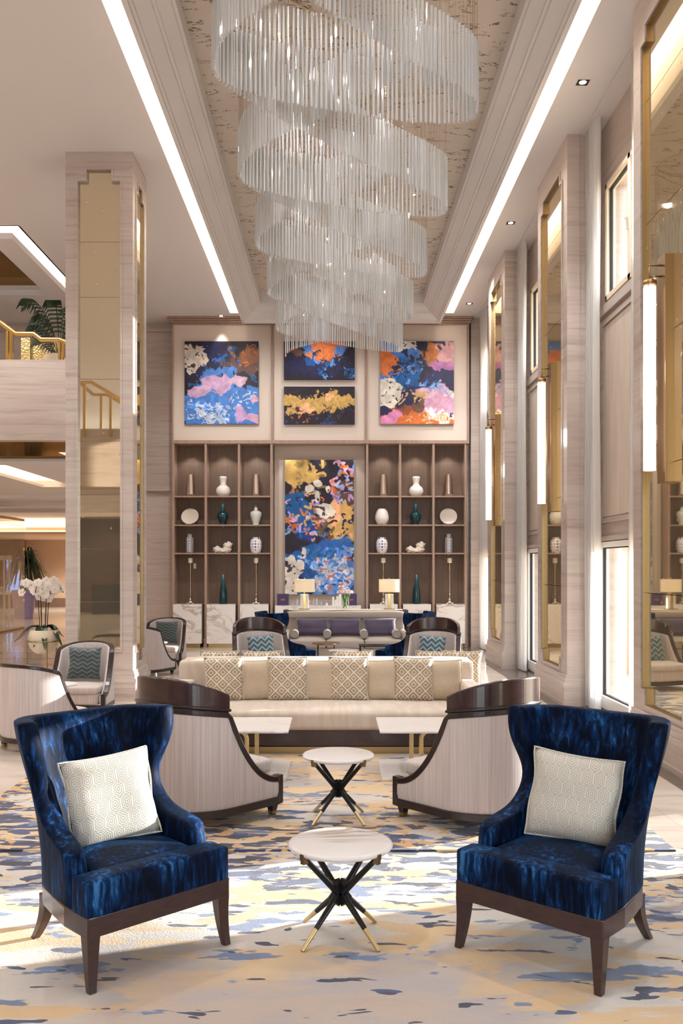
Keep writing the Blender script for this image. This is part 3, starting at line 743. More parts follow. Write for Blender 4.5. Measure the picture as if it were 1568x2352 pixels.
def barrel_chair(name, label, loc, yaw, group, crest=True, scale=1.0):
    t = thing(name, label, 'armchair', loc, yaw, group); t.scale = (scale,) * 3
    R = .385; half = [Vector((R * math.sin(a), R * math.cos(a), 0)) for a in [PI / 2 * k / 20 for k in range(21)]] + [Vector((R + .004 * k, -.39 * k / 8, 0)) for k in range(1, 9)]
    at = arc_path(half, 0); Ltot = R * PI / 2 + .39; s0 = .55 / Ltot
    top = 1.03 if crest else .95
    def ztop(s):
        s = abs(s)
        if s <= s0:
            return (.84 - .05 * (s / s0) ** 2) if crest else (top - .10 * (s / s0) ** 2.4)
        u = (s - s0) / (1 - s0); z1 = .79 if crest else top - .10
        return .285 + (z1 - .285) * (1 - u) ** 2.1
    def sec_dir(s):
        sg = -1 if s < 0 else 1; p = at(abs(s)); q = at(min(1, abs(s) + .01)); r = at(max(0, abs(s) - .01)); d = (q - r).normalized()
        nrm = Vector((-d.y, d.x, 0)); nrm = nrm if nrm.dot(p + Vector((0, .3, 0))) > 0 else -nrm
        return Vector((p.x * sg, p.y, 0)), Vector((nrm.x * sg, nrm.y, 0))
    SS = [k / 30 for k in range(-30, 31)]
    def ribbon(lo, hi, oi, oo, rng=SS):
        secs = []
        for s in rng:
            p, n = sec_dir(s); a, b = lo(s), hi(s); i = p + n * oi; o = p + n * oo
            secs.append([(i.x, i.y, a), (o.x, o.y, a), (o.x, o.y, b), (i.x, i.y, b)])
        return MB().loft(secs)
    def fth(s):
        d = .01; g = abs(ztop(min(1, abs(s) + d)) - ztop(abs(s) - d if abs(s) > d else 0)) / (2 * d * Ltot); return .042 * math.sqrt(1 + min(g, 2.2) ** 2)
    # upholstery inside and outside the frame
    secs = []
    for s in SS:
        p, n = sec_dir(s); b = ztop(s) - .01; i = p - n * .055; o = p + n * .022; o2 = p + n * .030; i2 = p - n * .062
        zt = b - .012
        secs.append([(i.x, i.y, .15), (o.x, o.y, .13), (o2.x, o2.y, .17), (o2.x, o2.y, max(.2, zt - .03)), (o.x, o.y, zt), (i.x, i.y, zt), (i2.x, i2.y, max(.2, zt - .03)), (i2.x, i2.y, .2)])
    MB().loft(secs).build('upholstered_shell', M['silk'], t, smooth=True, angle=50)
    ribbon(lambda s: ztop(s) - fth(s), ztop, -.034, .034).build('frame', M['dark_wood'], t, bevel=.008)
    if crest:
        rng = [s0 * k / 24 for k in range(-24, 25)]
        f = ribbon(lambda s: .835 - .05 * (s / s0) ** 2, lambda s: top - .125 * (abs(s) / s0) ** 2.2, -.024, .024, rng).build('crest_rail', M['mahogany'], t, bevel=.010)
        m = ribbon(lambda s: .842 - .05 * (s / s0) ** 2, lambda s: .862 - .05 * (s / s0) ** 2, -.040, .040, rng)
        m.build('moulding', M['dark_wood'], f, bevel=.006)
    b = ribbon(lambda s: .085, lambda s: .14, -.05, .038); b.box(-R - .01, R + .01, -.425, -.375, .085, .14)
    b.build('base_rail', M['dark_wood'], t, bevel=.006)
    for sx in (-1, 1): MB().box(sx * (R + .032) - .030, sx * (R + .032) + .030 - .0, -.43, -.375, .085, .29).build('front_post', M['dark_wood'], t, bevel=.006)
    # seat deck and cushion
    MB().rbox(-R + .045, R - .045, -.415, .13, .14, .29, .02, 8).build('seat_deck', M['silk'], t, smooth=True)
    MB().rbox(-R + .045, R - .045, -.435, .13, .285, .395, .035, 12, (0, .01, .025)).build('seat_cushion', M['silk'], t, smooth=True)
    for x, y in ((-R + .005, -.385), (R - .005, -.385), (-.25, .27), (.25, .27)):
        def sq(z, h): return [(x - h, y - h, z), (x + h, y - h, z), (x + h, y + h, z), (x - h, y + h, z)]
        l = MB().loft([sq(.03, .022), sq(.09, .034)]).build('leg', M['dark_wood'], t, bevel=.003)
        MB().loft([sq(0, .019), sq(.031, .0225)]).build('tip', M['brass_dull'], l)
    return t

def crossed_table(name, label, loc, group, legs=True):
    t = thing(name, label, 'side table', loc, 0, group)
    MB().lathe([(0, .432), (.235, .432), (.247, .436), (.2535, .445), (.2535, .450), (.247, .458), (.235, .461), (0, .461)], 64).build('marble_top', M['marble'], t, smooth=True, angle=40)
    hz = .215
    for k in range(4):
        a = PI / 4 + k * PI / 2; c, s = math.cos(a), math.sin(a)
        # rod from foot through the hub to the opposite rim
        lower = [Vector((c * .252, s * .252, .004)), Vector((c * .02, s * .02, hz - .01))]
        up = [Vector((c * .028, s * .028, hz + .012)), Vector((c * .232, s * .232, .425))]
        foot = lower[0].lerp(lower[1], .38)
        l = MB().tube([foot, lower[1]], [.0125, .0165], 12).build('lower_leg', M['black_metal'], t, smooth=True, angle=40)
        MB().tube([lower[0], foot], [.0095, .0125], 12).build('brass_foot', M['pale_brass'], l, smooth=True, angle=40)
        l = MB().tube(up, [.0175, .0125], 12).build('upper_leg', M['black_metal'], t, smooth=True, angle=40)
        b = MB().box(-.012, .016, -.012, .012, .405, .432).box(.012, .02, -.012, .012, .425, .452)
        b2 = MB().add(b.v, b.f, Matrix.Rotation(a, 4, 'Z') @ Matrix.Translation((.236, 0, 0)))
        b2.build('rim_clip', M['brass_dull'], l)
    b = MB()
    for k in range(4):
        a = PI / 4 + k * PI / 2
        for dz, tilt in ((.028, .7), (-.028, -.7)):
            m = Matrix.Translation((0, 0, hz)) @ Matrix.Rotation(a, 4, 'Z') @ Matrix.Translation((.03, 0, dz)) @ Matrix.Rotation(tilt, 4, 'Y')
            b.box(-.021, .021, -.021, .021, -.021, .021, m)
    b.build('hub', M['black_metal'], t)
    return t

def cushion(name, label, loc, yaw, tilt, w, h, d, mat, group=None, cat='cushion', roll=0, seed=0, piping=None):
    o = MB().pillow(w, h, d, 16, seed=seed).build(name, mat, smooth=True, weld=True)
    o.location = loc
    o.rotation_euler = (Matrix.Rotation(yaw, 3, 'Z') @ Matrix.Rotation(tilt, 3, 'X') @ Matrix.Rotation(roll, 3, 'Y')).to_euler()
    tag(o, label, cat, group)
    if piping:
        n = 15; pts = []
        P = lambda u, v: ((u * w / 2) * (1 - .06 * (1 - v ** 2) * abs(u) ** 3) + .012 * w * math.sin(5 * v), 0, (v * h / 2) * (1 - .06 * (1 - u ** 2) * abs(v) ** 3))
        for k in range(n): pts.append((-1 + 2 * k / n, -1))
        for k in range(n): pts.append((1, -1 + 2 * k / n))
        for k in range(n): pts.append((1 - 2 * k / n, 1))
        for k in range(n): pts.append((-1, 1 - 2 * k / n))
        q = [Vector(P(u, v)) for u, v in pts]; m = len(q); secs = []
        r = .0055
        for i in range(m):
            dd = (q[(i + 1) % m] - q[i - 1]).normalized(); nn = Vector((-dd.z, 0, dd.x))
            secs.append([tuple(q[i] + nn * r * math.cos(a) + Vector((0, 1, 0)) * r * math.sin(a)) for a in [2 * PI * k / 6 for k in range(6)]])
        MB().loft(secs, closed=True).build('piping', piping, o, smooth=True)
    return o
# ------------------------------------------------------------------ rugs
def rug(name, label, x0, x1, y0, y1, mat, th=.016):
    o = MB().rbox(x0, x1, y0, y1, 0.0, th, .012, 6).build(name, mat, smooth=True, angle=40); return tag(o, label, 'rug', 'hand tufted abstract rugs')
rug('rug', 'beige, navy and gold abstract rug under the two blue wing armchairs nearest', -2.65, 2.45, 1.2, 5.82, rug_mat('rug_front', -.1, 2.55, -3.0, 5.82, 0, .25))
rug('rug', 'gold and navy abstract rug under the sofa, overlapping the nearest rug', -2.6, 2.15, 5.74, 10.4, rug_mat('rug_mid', -.2, 2.4, 5.74, 12.5, 21, .9), .03)
rug('rug', 'navy and pale blue abstract rug under the far seating group', -2.5, 2.3, 10.6, 16.6, rug_mat('rug_far', -.1, 2.4, 10.6, 16.6, 40, .1))

# ------------------------------------------------------------------ near seating group
RZ = .016
A = (-1.03, 4.35, RZ); B = (1.105, 4.334, RZ)
ya, yb = face_yaw(.70, -.714), face_yaw(-.68, -.733)
w1 = wing_chair('wing_armchair', 'crushed blue velvet wing armchair nearest on the column side, sunlit cushion on it', A, ya, 'blue velvet wing armchairs')
w2 = copy_tree(w1, loc=B, rotz=yb, label='crushed blue velvet wing armchair nearest on the window side, shaded cushion on it')
cushion('cushion', 'silver hexagon patterned cushion in the sunlit blue wing armchair', (-1.075, 4.40, .69), face_yaw(.48, -.88), -.24, .43, .42, .15, M['hex'], 'silver hexagon cushions', roll=-.10, seed=3, piping=M['hex'])
cushion('cushion', 'silver hexagon patterned cushion in the shaded blue wing armchair by the windows', (1.155, 4.40, .69), face_yaw(-.38, -.92), -.24, .43, .42, .15, M['hex'], 'silver hexagon cushions', roll=.10, seed=5, piping=M['hex'])
t1 = crossed_table('side_table', 'round white marble side table on crossed black rods, nearest, between the blue armchairs', (.03, 4.418, RZ), 'round marble side tables on crossed rods')
copy_tree(t1, loc=(.03, 6.43, .03), label='round white marble side table on crossed black rods, just in front of the cream sofa')
copy_tree(t1, loc=(.154, 14.67, RZ), label='round white marble side table on crossed rods, far off before the grey sofa')
c1 = barrel_chair('barrel_armchair', 'striped silk barrel armchair with tall mahogany crest behind the sunlit blue armchair', (-.98, 6.49, .03), face_yaw(.63, .777), 'barrel armchairs with mahogany crests')
copy_tree(c1, loc=(1.03, 6.44, .03), rotz=face_yaw(-.63, .777), label='striped silk barrel armchair with tall mahogany crest behind the shaded blue armchair')

# ------------------------------------------------------------------ cream sofa and the one behind it
def long_sofa(name, label, back_to):
    t = thing(name, label, 'sofa', (-.08, 9.2 if back_to > 0 else 10.35, .03), 0 if back_to > 0 else PI)
    # local: seat faces -Y, back at +Y
    X0, X1 = -1.54, 1.535
    MB().box(X0 + .04, X1 - .04, -.50, .56, 0, .05).box(X0 + .04, X1 - .04, -.505, -.50, .0, .062).build('brass_base', M['brass_dull'], t)
    MB().box(X0 + .05, X1 - .05, -.475, .55, .05, .235).build('plinth', M['mahogany'], t)
    MB().rbox(X0 + .16, X1 - .16, -.60, .36, .235, .415, .045, 22, (0, .006, .018)).build('seat', M['linen'], t, smooth=True)
    b = MB().box(X0 + .17, X1 - .17, -.606, -.596, .335, .341); b.build('piping', M['linen'], t)
    MB().rbox(X0, X1, .33, .57, .22, .80, .04, 12).build('backrest', M['linen'], t, smooth=True)
    for a, c in ((X0, X0 + .175), (X1 - .175, X1)): MB().rbox(a, c, -.56, .36, .235, .61, .035, 8).build('armrest', M['linen'], t, smooth=True)
    return t
long_sofa('sofa', 'long cream linen sofa with dark plinth and a row of eight cushions', 1)
long_sofa('sofa', 'cream sofa standing back to back behind the long cream sofa', -1)
px8 = (-1.12, -.785, -.47, -.165, .145, .47, .805, 1.12)
order = ('first', 'second', 'third', 'fourth', 'fifth', 'sixth', 'seventh', 'eighth')
for i, x in enumerate(px8):
    d = i % 2 == 0
    cushion('cushion', '%s cushion, %s from the column end of the cream sofa' % ('taupe diamond lattice' if d else 'beige houndstooth', order[i]), (x, 9.29 if d else 9.33, .665 if d else .645), random.uniform(-.12, .12), -.22, .40 if d else .38, .45 if d else .42, .15, M['diamond' if d else 'hound'],
            'diamond lattice cushions' if d else 'houndstooth cushions', roll=random.uniform(-.05, .05), seed=i, piping=M['linen'] if d else M['hound'])
for i, (x, nm) in enumerate(((-1.27, 'endmost by the column'), (-.80, 'second from the column'), (.20, 'in the middle'), (1.12, 'second from the windows'), (1.42, 'endmost by the windows'))):
    cushion('cushion', 'taupe diamond cushion peeking over the sofa back, %s' % nm, (x, 10.17, .66), PI, .24 if False else -.2, .44, .44, .15, M['diamond'], 'cushions on the sofa behind', seed=20 + i, piping=M['linen'])

def c_table(label, sx):
    t = thing('console_side_table', label, 'side table', (0, 0, 0), 0, 'marble tables before the cream sofa')
    e, o = .375 * sx, 1.12 * sx
    a, b = min(e, o), max(e, o)
    MB().rbox(a, b, 7.52, 8.24, .43, .452, .008, 4).build('marble_top', M['marble'], t, smooth=True, angle=40)
    MB().rbox(a + (.0 if sx < 0 else .02), b - (.02 if sx < 0 else 0), 7.56, 8.26, .03, .058, .006, 4).build('marble_base', M['marble'], t, smooth=True, angle=40)
    def hoop(x0, x1, y):
        r = .07; z1 = .418; pts = [Vector((x0 * sx, y, .055))]
        s = 1 if x1 > x0 else -1
        pts += [Vector(((x0 + s * (r - r * math.cos(q))) * sx, y, z1 - r + r * math.sin(q))) for q in [PI / 2 * k / 8 for k in range(9)]]
        pts += [Vector(((x1 - s * (r - r * math.cos(q))) * sx, y, z1 - r + r * math.sin(q))) for q in [PI / 2 * k / 8 for k in range(8, -1, -1)]]
        pts.append(Vector((x1 * sx, y, .055)))
        return MB().tube(pts, .019, 8)
    hoop(.735, 1.07, 7.72).build('brass_hoop', M['pale_brass'], t, smooth=True)
    b = MB(); xc = .672 * sx; b.box(xc - .018, xc + .018, 7.94, 7.976, .055, .418).box(min(xc, 1.05 * sx), max(xc, 1.05 * sx), 7.94, 7.976, .40, .43)
    b.build('brass_leg', M['pale_brass'], t, bevel=.003)
c_table('rectangular marble side table on brass legs, at the column end of the cream sofa', -1)
c_table('rectangular marble side table on brass legs, at the window end of the cream sofa', 1)

# ------------------------------------------------------------------ far seating group
cr3 = copy_tree(c1, loc=(-1.09, 13.55, RZ), rotz=face_yaw(.27, -.96), label='barrel armchair with mahogany crest facing the camera, far group, column side')
cr4 = copy_tree(c1, loc=(1.45, 13.5, RZ), rotz=face_yaw(-.27, -.96), label='barrel armchair with mahogany crest facing the camera, far group, window side')
cushion('cushion', 'teal chevron cushion on the far crested armchair, column side', (-1.075, 13.50, .60), face_yaw(.27, -.96), -.25, .41, .40, .14, M['chevron2'], 'chevron cushions', roll=-.06, seed=31)
cushion('cushion', 'teal chevron cushion on the far crested armchair, window side', (1.435, 13.45, .60), face_yaw(-.27, -.96), -.25, .41, .40, .14, M['chevron2'], 'chevron cushions', roll=.04, seed=32)
copy_tree(w1, loc=(-.80, 14.75, RZ), rotz=face_yaw(.86, .5), label='blue velvet wing armchair beside the grey sofa, column side')
copy_tree(w1, loc=(1.17, 14.75, RZ), rotz=face_yaw(-.86, .5), label='blue velvet wing armchair beside the grey sofa, window side')
t = thing('sofa', 'warm grey three seat sofa with plum cushions before the bookcases', 'sofa', (.21, 17.4, 0))
MB().rbox(-1.13, 1.15, .35, .55, .08, .95, .05, 12).build('backrest', M['grey_fabric'], t, smooth=True)
MB().rbox(-1.13, 1.15, .30, .42, .80, .95, .05, 10).build('back_roll', M['grey_fabric'], t, smooth=True)
MB().rbox(-1.1, 1.1, -.42, .4, .08, .30, .02, 6).build('seat_deck', M['grey_fabric'], t, smooth=True)
for k in range(3): MB().rbox(-1.065 + .71 * k, -1.065 + .71 * (k + 1) - .005, -.45, .36, .29, .455, .04, 10, (0, .01, .025)).build('seat_cushion', M['grey_fabric'], t, smooth=True)
for a in (-1.16, 1.06): MB().rbox(a, a + .11, -.44, .42, .08, .60, .04, 8).build('armrest', M['grey_fabric'], t, smooth=True)
for x in (-1.0, 1.0):
    for y in (-.36, .46): MB().box(x - .03, x + .03, y - .03, y + .03, 0, .085).build('leg', M['dark_wood'], t)
for k, (x, nm) in enumerate(((-.42, 'the column end'), (.20, 'the middle'), (.88, 'the window end'))):
    cushion('cushion', 'plum velvet cushion on the grey sofa, at %s' % nm, (x, 17.52, .655), 0, -.2, .62, .34, .17, M['purple_fabric'], 'plum cushions', cat='cushion', seed=40 + k)
for k, (x, nm) in enumerate(((-.74, 'beside the blue armchair on the column side'), (-.13, 'between the first two plum cushions'), (.56, 'between the last two plum cushions'), (1.17, 'at the window end of the grey sofa'))):
    o = MB().tube([(0, -.2, 0), (0, .2, 0)], .075, 20).build('bolster', M['grey_fabric'], smooth=True, angle=40)
    o.location = (x, 17.24, .553); tag(o, 'grey bolster with patterned round end, %s' % nm, 'bolster', 'bolsters on the grey sofa')
    MB().lathe([(0, 0), (.068, 0), (.068, .004), (0, .004)], 20, mat=Matrix.Translation((0, -.203, 0)) @ Matrix.Rotation(PI / 2, 4, 'X') @ Matrix.Translation((0, 0, -.002))).build('patterned_end', M['bolster'], o)
t = thing('side_table', 'small brass topped table on thin black legs before the grey sofa', 'side table', (-.14, 15.9, RZ))
MB().lathe([(0, .45), (.24, .45), (.24, .475), (0, .475)], 40).build('brass_top', M['brass_dull'], t, smooth=True, angle=40)
for k in range(4):
    a = PI / 4 + k * PI / 2; MB().tube([(.2 * math.cos(a), .2 * math.sin(a), 0), (.2 * math.cos(a), .2 * math.sin(a), .45)], .01, 8).build('leg', M['black_metal'], t)
t = thing('side_table', 'low dark rectangular table before the window end of the grey sofa', 'side table', (.72, 16.1, RZ))
MB().box(-.28, .28, -.2, .2, .40, .42).build('smoked_top', M['black_metal'], t, bevel=.004)
for x in (-.26, .26):
    for y in (-.18, .18): MB().box(x - .01, x + .01, y - .01, y + .01, 0, .40).build('leg', M['black_metal'], t)
# console behind the grey sofa
t = thing('console_table', 'long dark wood console with cream top standing behind the grey sofa', 'console', (.22, 18.2, 0))
MB().box(-1.22, 1.24, -.2, .2, .90, .955).build('top', M['dark_wood'], t, bevel=.005)
MB().box(-1.12, 1.14, -.19, .19, .955, .962).build('cream_inlay', M['planter'], t)
for x in (-1.18, 1.2):
    for y in (-.16, .16): MB().box(x - .03, x + .03, y - .03, y + .03, 0, .9).build('leg', M['dark_wood'], t)
def table_lamp(x, y, z, label):
    t = thing('table_lamp', label, 'lamp', (x, y, z), 0, 'marble table lamps with cream shades')
    MB().box(-.11, .11, -.09, .09, 0, .014).build('base', M['brass_dull'], t, bevel=.003)
    MB().box(-.082, .082, -.05, .05, .014, .305).build('marble_body', M['marble'], t, bevel=.004)
    MB().box(-.026, .026, -.056, .056, .014, .312).build('brass_strip', M['brass'], t, bevel=.003)
    MB().tube([(0, 0, .312), (0, 0, .62)], .008, 8).build('stem', M['brass'], t)
    b = MB(); p = [(.205, .345), (.205, .60), (.199, .60), (.199, .345)]
    secs = [[(r * math.cos(a), r * .72 * math.sin(a), z_) for r, z_ in p] for a in [2 * PI * k / 40 for k in range(40)]]
    b.loft(secs, closed=True); b.build('lamp_shade', M['shade'], t, smooth=True, angle=50)
    MB().lathe([(0, 0), (.01, .006), (.006, .02), (0, .026)], 10, (0, 0, .615)).build('finial', M['brass'], t, smooth=True)
    b = MB().lathe([(0, 0), (.022, .012), (.028, .04), (.016, .07), (0, .08)], 12, (0, 0, .42)); b.build('bulb', M['bulb'], t, smooth=True)
    return t
table_lamp(-.589, 18.2, .962, 'cream shaded marble table lamp before the tall painting')
table_lamp(1.096, 18.2, .962, 'cream shaded marble table lamp before the window side bookcase')
def blossom_ball(b, c, r, rnd, n=26):
    for k in range(n):
        v = Vector((rnd.gauss(0, 1), rnd.gauss(0, 1), abs(rnd.gauss(0, .8)) + .1)).normalized(); q = Vector(c) + v * r * .75
        u = v.orthogonal().normalized(); w = v.cross(u); s = r * .42
        pts = [q + (u * math.cos(a) + w * math.sin(a)) * s + v * (.25 * s if i % 2 else 0) for i, a in enumerate([2 * PI * i / 8 for i in range(8)])]
        b.add([tuple(q - v * s * .3)] + [tuple(p) for p in pts], [(0, i + 1, (i + 1) % 8 + 1) for i in range(8)])
t = thing('flower_vase', 'glass vase of pale pink flowers with green stems on the console', 'flower vase', (.22, 18.2, .962))
rnd = random.Random(5)
MB().lathe([(.05, 0), (.07, .02), (.085, .12), (.08, .22), (.083, .255), (.079, .255), (.076, .22), (.081, .12), (.066, .025), (0, .018)], 24).build('vase', M['glass'], t, smooth=True)
b = MB()
for k in range(26):
    a = rnd.uniform(0, 6.28); r0 = rnd.uniform(0, .05); r1 = rnd.uniform(.02, .11)
    b.tube([(r0 * math.cos(a + 2), r0 * math.sin(a + 2), .03), (.03 * math.cos(a), .03 * math.sin(a), .17), (r1 * math.cos(a), r1 * math.sin(a), .30)], .006, 5)
b.build('stems', M['stem'], t)
for k in range(11):
    a = 2.4 * k; r = .045 * math.sqrt(k + .3)
    b = MB(); blossom_ball(b, (r * math.cos(a), r * math.sin(a), .315 + .05 * (1 - (r / .16) ** 2)), .05, rnd); b.build('blossom', M['pinkpetal'], t)

# ------------------------------------------------------------------ marble plinths and what stands on them
def plinth(x0, x1, label, z1=.97, y0=20.46, bk=.25):
    t = thing('marble_plinth', label, 'plinth', ((x0 + x1) / 2, 20.7, 0), 0, 'marble plinth cabinets')
    h = (x1 - x0) / 2
    MB().box(-h, h, y0 - 20.7, bk, .09, z1).build('marble_body', M['marble'], t, bevel=.004)
    MB().box(-h + .035, h - .035, y0 - 20.7 + .03, bk, 0, .09).build('brass_base', M['brass_dull'], t)
plinth(-3.606, -2.965, 'white marble plinth with brass base, first from the column, under a candlestick')
plinth(-2.853, -2.21, 'white marble plinth with brass base under the column side teal bottle')
plinth(-2.105, -1.468, 'white marble plinth with brass base, between teal bottle and tall painting')
plinth(.80, 1.425, 'white marble plinth with brass base, between tall painting and second teal bottle')
plinth(1.545, 2.17, 'white marble plinth with brass base under the window side teal bottle')
plinth(2.29, 2.93, 'white marble plinth with brass base, nearest the windows, under a candlestick')
plinth(-1.324, .602, 'long white marble console under the tall painting, with perfumes on it', .94, bk=.15)

def vessel(name, label, prof, x, z, mat, cat='vase', group=None, y=20.72, seg=32):
    o = MB().lathe(prof, seg).build(name, mat, smooth=True, angle=60); o.location = (x, y, z); return tag(o, label, cat, group)
def smooth_prof(P, n=6): return [(max(0, p.x), p.y) for p in catmull([(r, z, 0) for r, z in P], n)]
silver = [(0, 0)] + smooth_prof([(.07, 0), (.1, .05), (.098, .12), (.09, .28), (.075, .494)]) + [(.068, .494), (.07, .44), (0, .43)]
gourd = [(0, 0)] + smooth_prof([(.10, 0), (.15, .06), (.163, .13), (.135, .2), (.082, .25), (.068, .30), (.076, .36), (.088, .42), (.075, .45)]) + [(.05, .453), (0, .44)]
bottle_v = [(0, 0)] + smooth_prof([(.075, 0), (.072, .04), (.10, .11), (.127, .19), (.11, .26), (.06, .31), (.032, .35), (.028, .42), (.03, .476)]) + [(.02, .476), (0, .45)]
meip = [(0, 0)] + smooth_prof([(.075, 0), (.075, .04), (.10, .12), (.13, .22), (.125, .28), (.08, .315), (.045, .325)]) + [(.042, .33), (.036, .385), (.028, .395), (.006, .40), (.010, .43), (0, .438)]
jar = [(0, 0)] + smooth_prof([(.10, 0), (.105, .02), (.128, .10), (.136, .19), (.125, .27), (.092, .325)]) + [(.085, .33), (.092, .355), (.08, .355), (0, .33)]
egg = [(0, 0)] + smooth_prof([(.085, 0), (.12, .04), (.155, .13), (.15, .22), (.12, .31), (.08, .365)]) + [(.06, .37), (0, .35)]
cyl = [(0, 0), (.072, 0)] + smooth_prof([(.082, .01), (.086, .05), (.086, .30), (.08, .345), (.05, .36), (.045, .385), (.052, .41), (.045, .43)]) + [(0, .425)]
tall = [(0, 0)] + smooth_prof([(.078, 0), (.084, .1), (.082, .22), (.066, .36), (.04, .48), (.026, .58), (.024, .66)]) + [(.016, .665), (0, .64)]
XLc = (-3.25, -2.511, -1.772); XRc = (1.113, 1.858, 2.594)
Z1, Z2, Z3, ZP = 3.405, 2.76, 2.124, .97
vessel('metal_vase', 'hammered silver vase, top shelf, nearest the column', silver, XLc[0], Z1, M['silver'], 'vase', 'hammered silver vases')
vessel('gourd_vase', 'white gourd shaped vase between two silver vases, column side bookcase', gourd, XLc[1], Z1, M['ceramic'], 'vase', 'white gourd vases')
vessel('metal_vase', 'hammered silver vase above the covered celadon jar', silver, XLc[2], Z1, M['silver'], 'vase', 'hammered silver vases')
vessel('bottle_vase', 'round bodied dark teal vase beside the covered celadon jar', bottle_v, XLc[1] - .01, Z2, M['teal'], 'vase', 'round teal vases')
vessel('covered_jar', 'pale celadon covered jar with a knob on its lid', meip, XLc[2], Z2, M['celadon'], 'jar')
vessel('lattice_vase', 'tall blue and white lattice vase, bookcase on the column side', cyl, XLc[0] - .02, Z3, M['lattice'], 'vase', 'blue lattice vases')
vessel('porcelain_jar', 'white jar with blue dots, below the celadon jar', jar, XLc[2], Z3, M['dots'], 'jar', 'blue dotted jars')
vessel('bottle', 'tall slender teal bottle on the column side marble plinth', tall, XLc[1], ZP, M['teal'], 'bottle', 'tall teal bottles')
vessel('metal_vase', 'hammered silver vase above the white egg shaped vase', silver, XRc[0] + .005, Z1, M['silver'], 'vase', 'hammered silver vases')
vessel('gourd_vase', 'white gourd shaped vase between two silver vases, window side bookcase', gourd, XRc[1], Z1, M['ceramic'], 'vase', 'white gourd vases')
vessel('metal_vase', 'hammered silver vase, top shelf, nearest the windows', silver, XRc[2], Z1, M['silver'], 'vase', 'hammered silver vases')
vessel('egg_vase', 'white ribbed egg shaped vase on the window side bookcase', egg, XRc[0] - .03, Z2, M['ceramic'], 'vase')
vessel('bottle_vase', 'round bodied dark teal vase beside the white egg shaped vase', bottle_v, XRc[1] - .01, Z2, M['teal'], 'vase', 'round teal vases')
vessel('porcelain_jar', 'white jar with blue dots, below the egg shaped vase', jar, XRc[0] - .03, Z3, M['dots'], 'jar', 'blue dotted jars')
vessel('lattice_vase', 'tall blue and white lattice vase, bookcase on the window side', cyl, XRc[2] + .0, Z3, M['lattice'], 'vase', 'blue lattice vases')
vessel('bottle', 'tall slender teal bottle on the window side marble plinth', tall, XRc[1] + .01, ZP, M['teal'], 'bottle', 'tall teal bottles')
def plate(label, x, wob):
    t = thing('plate', label, 'plate', (x, 20.78, Z2), 0, 'round stoneware plates')
    prof = [(0, 0), (.10, .002), (.165, .02), (.198, .035), (.19, .035), (.155, .028), (.10, .012), (0, .010)]
    m = Matrix.Translation((0, -.01, .19)) @ Matrix.Rotation(math.radians(78), 4, 'X') @ Matrix.Diagonal((1, .95, 1, 1)) @ Matrix.Rotation(.6, 4, 'Z') @ Matrix.Diagonal((1 + wob, 1 - wob, 1, 1))
    MB().lathe(prof, 40, mat=m).build('dish', M['plate'], t, smooth=True)
    for s in (-.1, .1): MB().box(s - .008, s + .008, -.07, .03, 0, .012).box(s - .008, s + .008, .02, .03, 0, .16).build('stand', M['brass_dull'], t)
plate('slightly irregular cream plate on a stand, bookcase on the column side', XLc[0] - .02, .03)
plate('round cream plate on a stand, bookcase on the window side', XRc[2], 0)
def coral(label, x, seed):
    b = MB(); r = random.Random(seed)
    def lump(c, s, ph):
        n, m = 18, 12; vs = []; fs = []
        for j in range(m + 1):
            th = PI * j / m
            for i in range(n):
                a = 2 * PI * i / n; d = Vector((math.sin(th) * math.cos(a), math.sin(th) * math.sin(a), math.cos(th)))
                k = 1 + .22 * math.sin(4 * d.x + ph) * math.cos(5 * d.z + ph) + .13 * math.sin(9 * d.z + 6 * d.x + ph) + .08 * math.sin(13 * d.x + 2 * ph)
                vs.append((c[0] + d.x * s[0] * k, c[1] + d.y * s[1] * k, max(.001, c[2] + d.z * s[2] * k)))
        for j in range(m):
            for i in range(n): fs.append((j * n + i, j * n + (i + 1) % n, (j + 1) * n + (i + 1) % n, (j + 1) * n + i))
        b.add(vs, fs)
    lump((-.13, 0, .07), (.10, .07, .085), 1); lump((.08, 0, .07), (.12, .08, .07), 2.5); lump((.10, .01, .16), (.10, .07, .085), 4); lump((0, -.01, .05), (.11, .07, .05), 5)
    o = b.build('coral', M['coral'], smooth=True); o.location = (x, 20.72, Z3); tag(o, label, 'coral', 'bleached coral pieces')
coral('bleached white coral piece on the column side bookcase', XLc[1], 1)
coral('bleached white coral piece on the window side bookcase', XRc[1], 2)
def candlestick(label, x):
    t = thing('candlestick', label, 'candlestick', (x, 20.70, ZP), 0, 'tall silver candlesticks')
    b = MB().box(-.075, .075, -.075, .075, .02, .035)
    for sx in (-1, 1):
        for sy in (-1, 1): b.box(sx * .06 - .012, sx * .06 + .012, sy * .06 - .012, sy * .06 + .012, 0, .02)
    b.lathe([(0, .035), (.055, .035), (.05, .06), (.028, .08), (.036, .10), (.016, .13), (0, .13)], 16)
    b.build('base', M['silver'], t, smooth=True, angle=40)
    pr = [(0, .13), (.012, .13), (.011, .18), (.026, .22), (.028, .245), (.012, .26), (.013, .30), (.011, .34), (.012, .36), (.009, .40), (.010, .6), (.009, .76), (.014, .78), (.010, .80), (.014, .84), (.012, .88), (.02, .90), (.045, .922), (.05, .93), (0, .93)]
    MB().lathe(pr, 16).build('shaft', M['silver'], t, smooth=True, angle=40)
    c = MB().lathe([(0, .93), (.052, .93), (.052, 1.035), (.046, 1.04), (0, 1.036)], 20).build('candle', M['candle'], t, smooth=True, angle=40)
    MB().tube([(0, 0, 1.036), (.002, 0, 1.06)], .003, 5).build('wick', M['candle'], c)
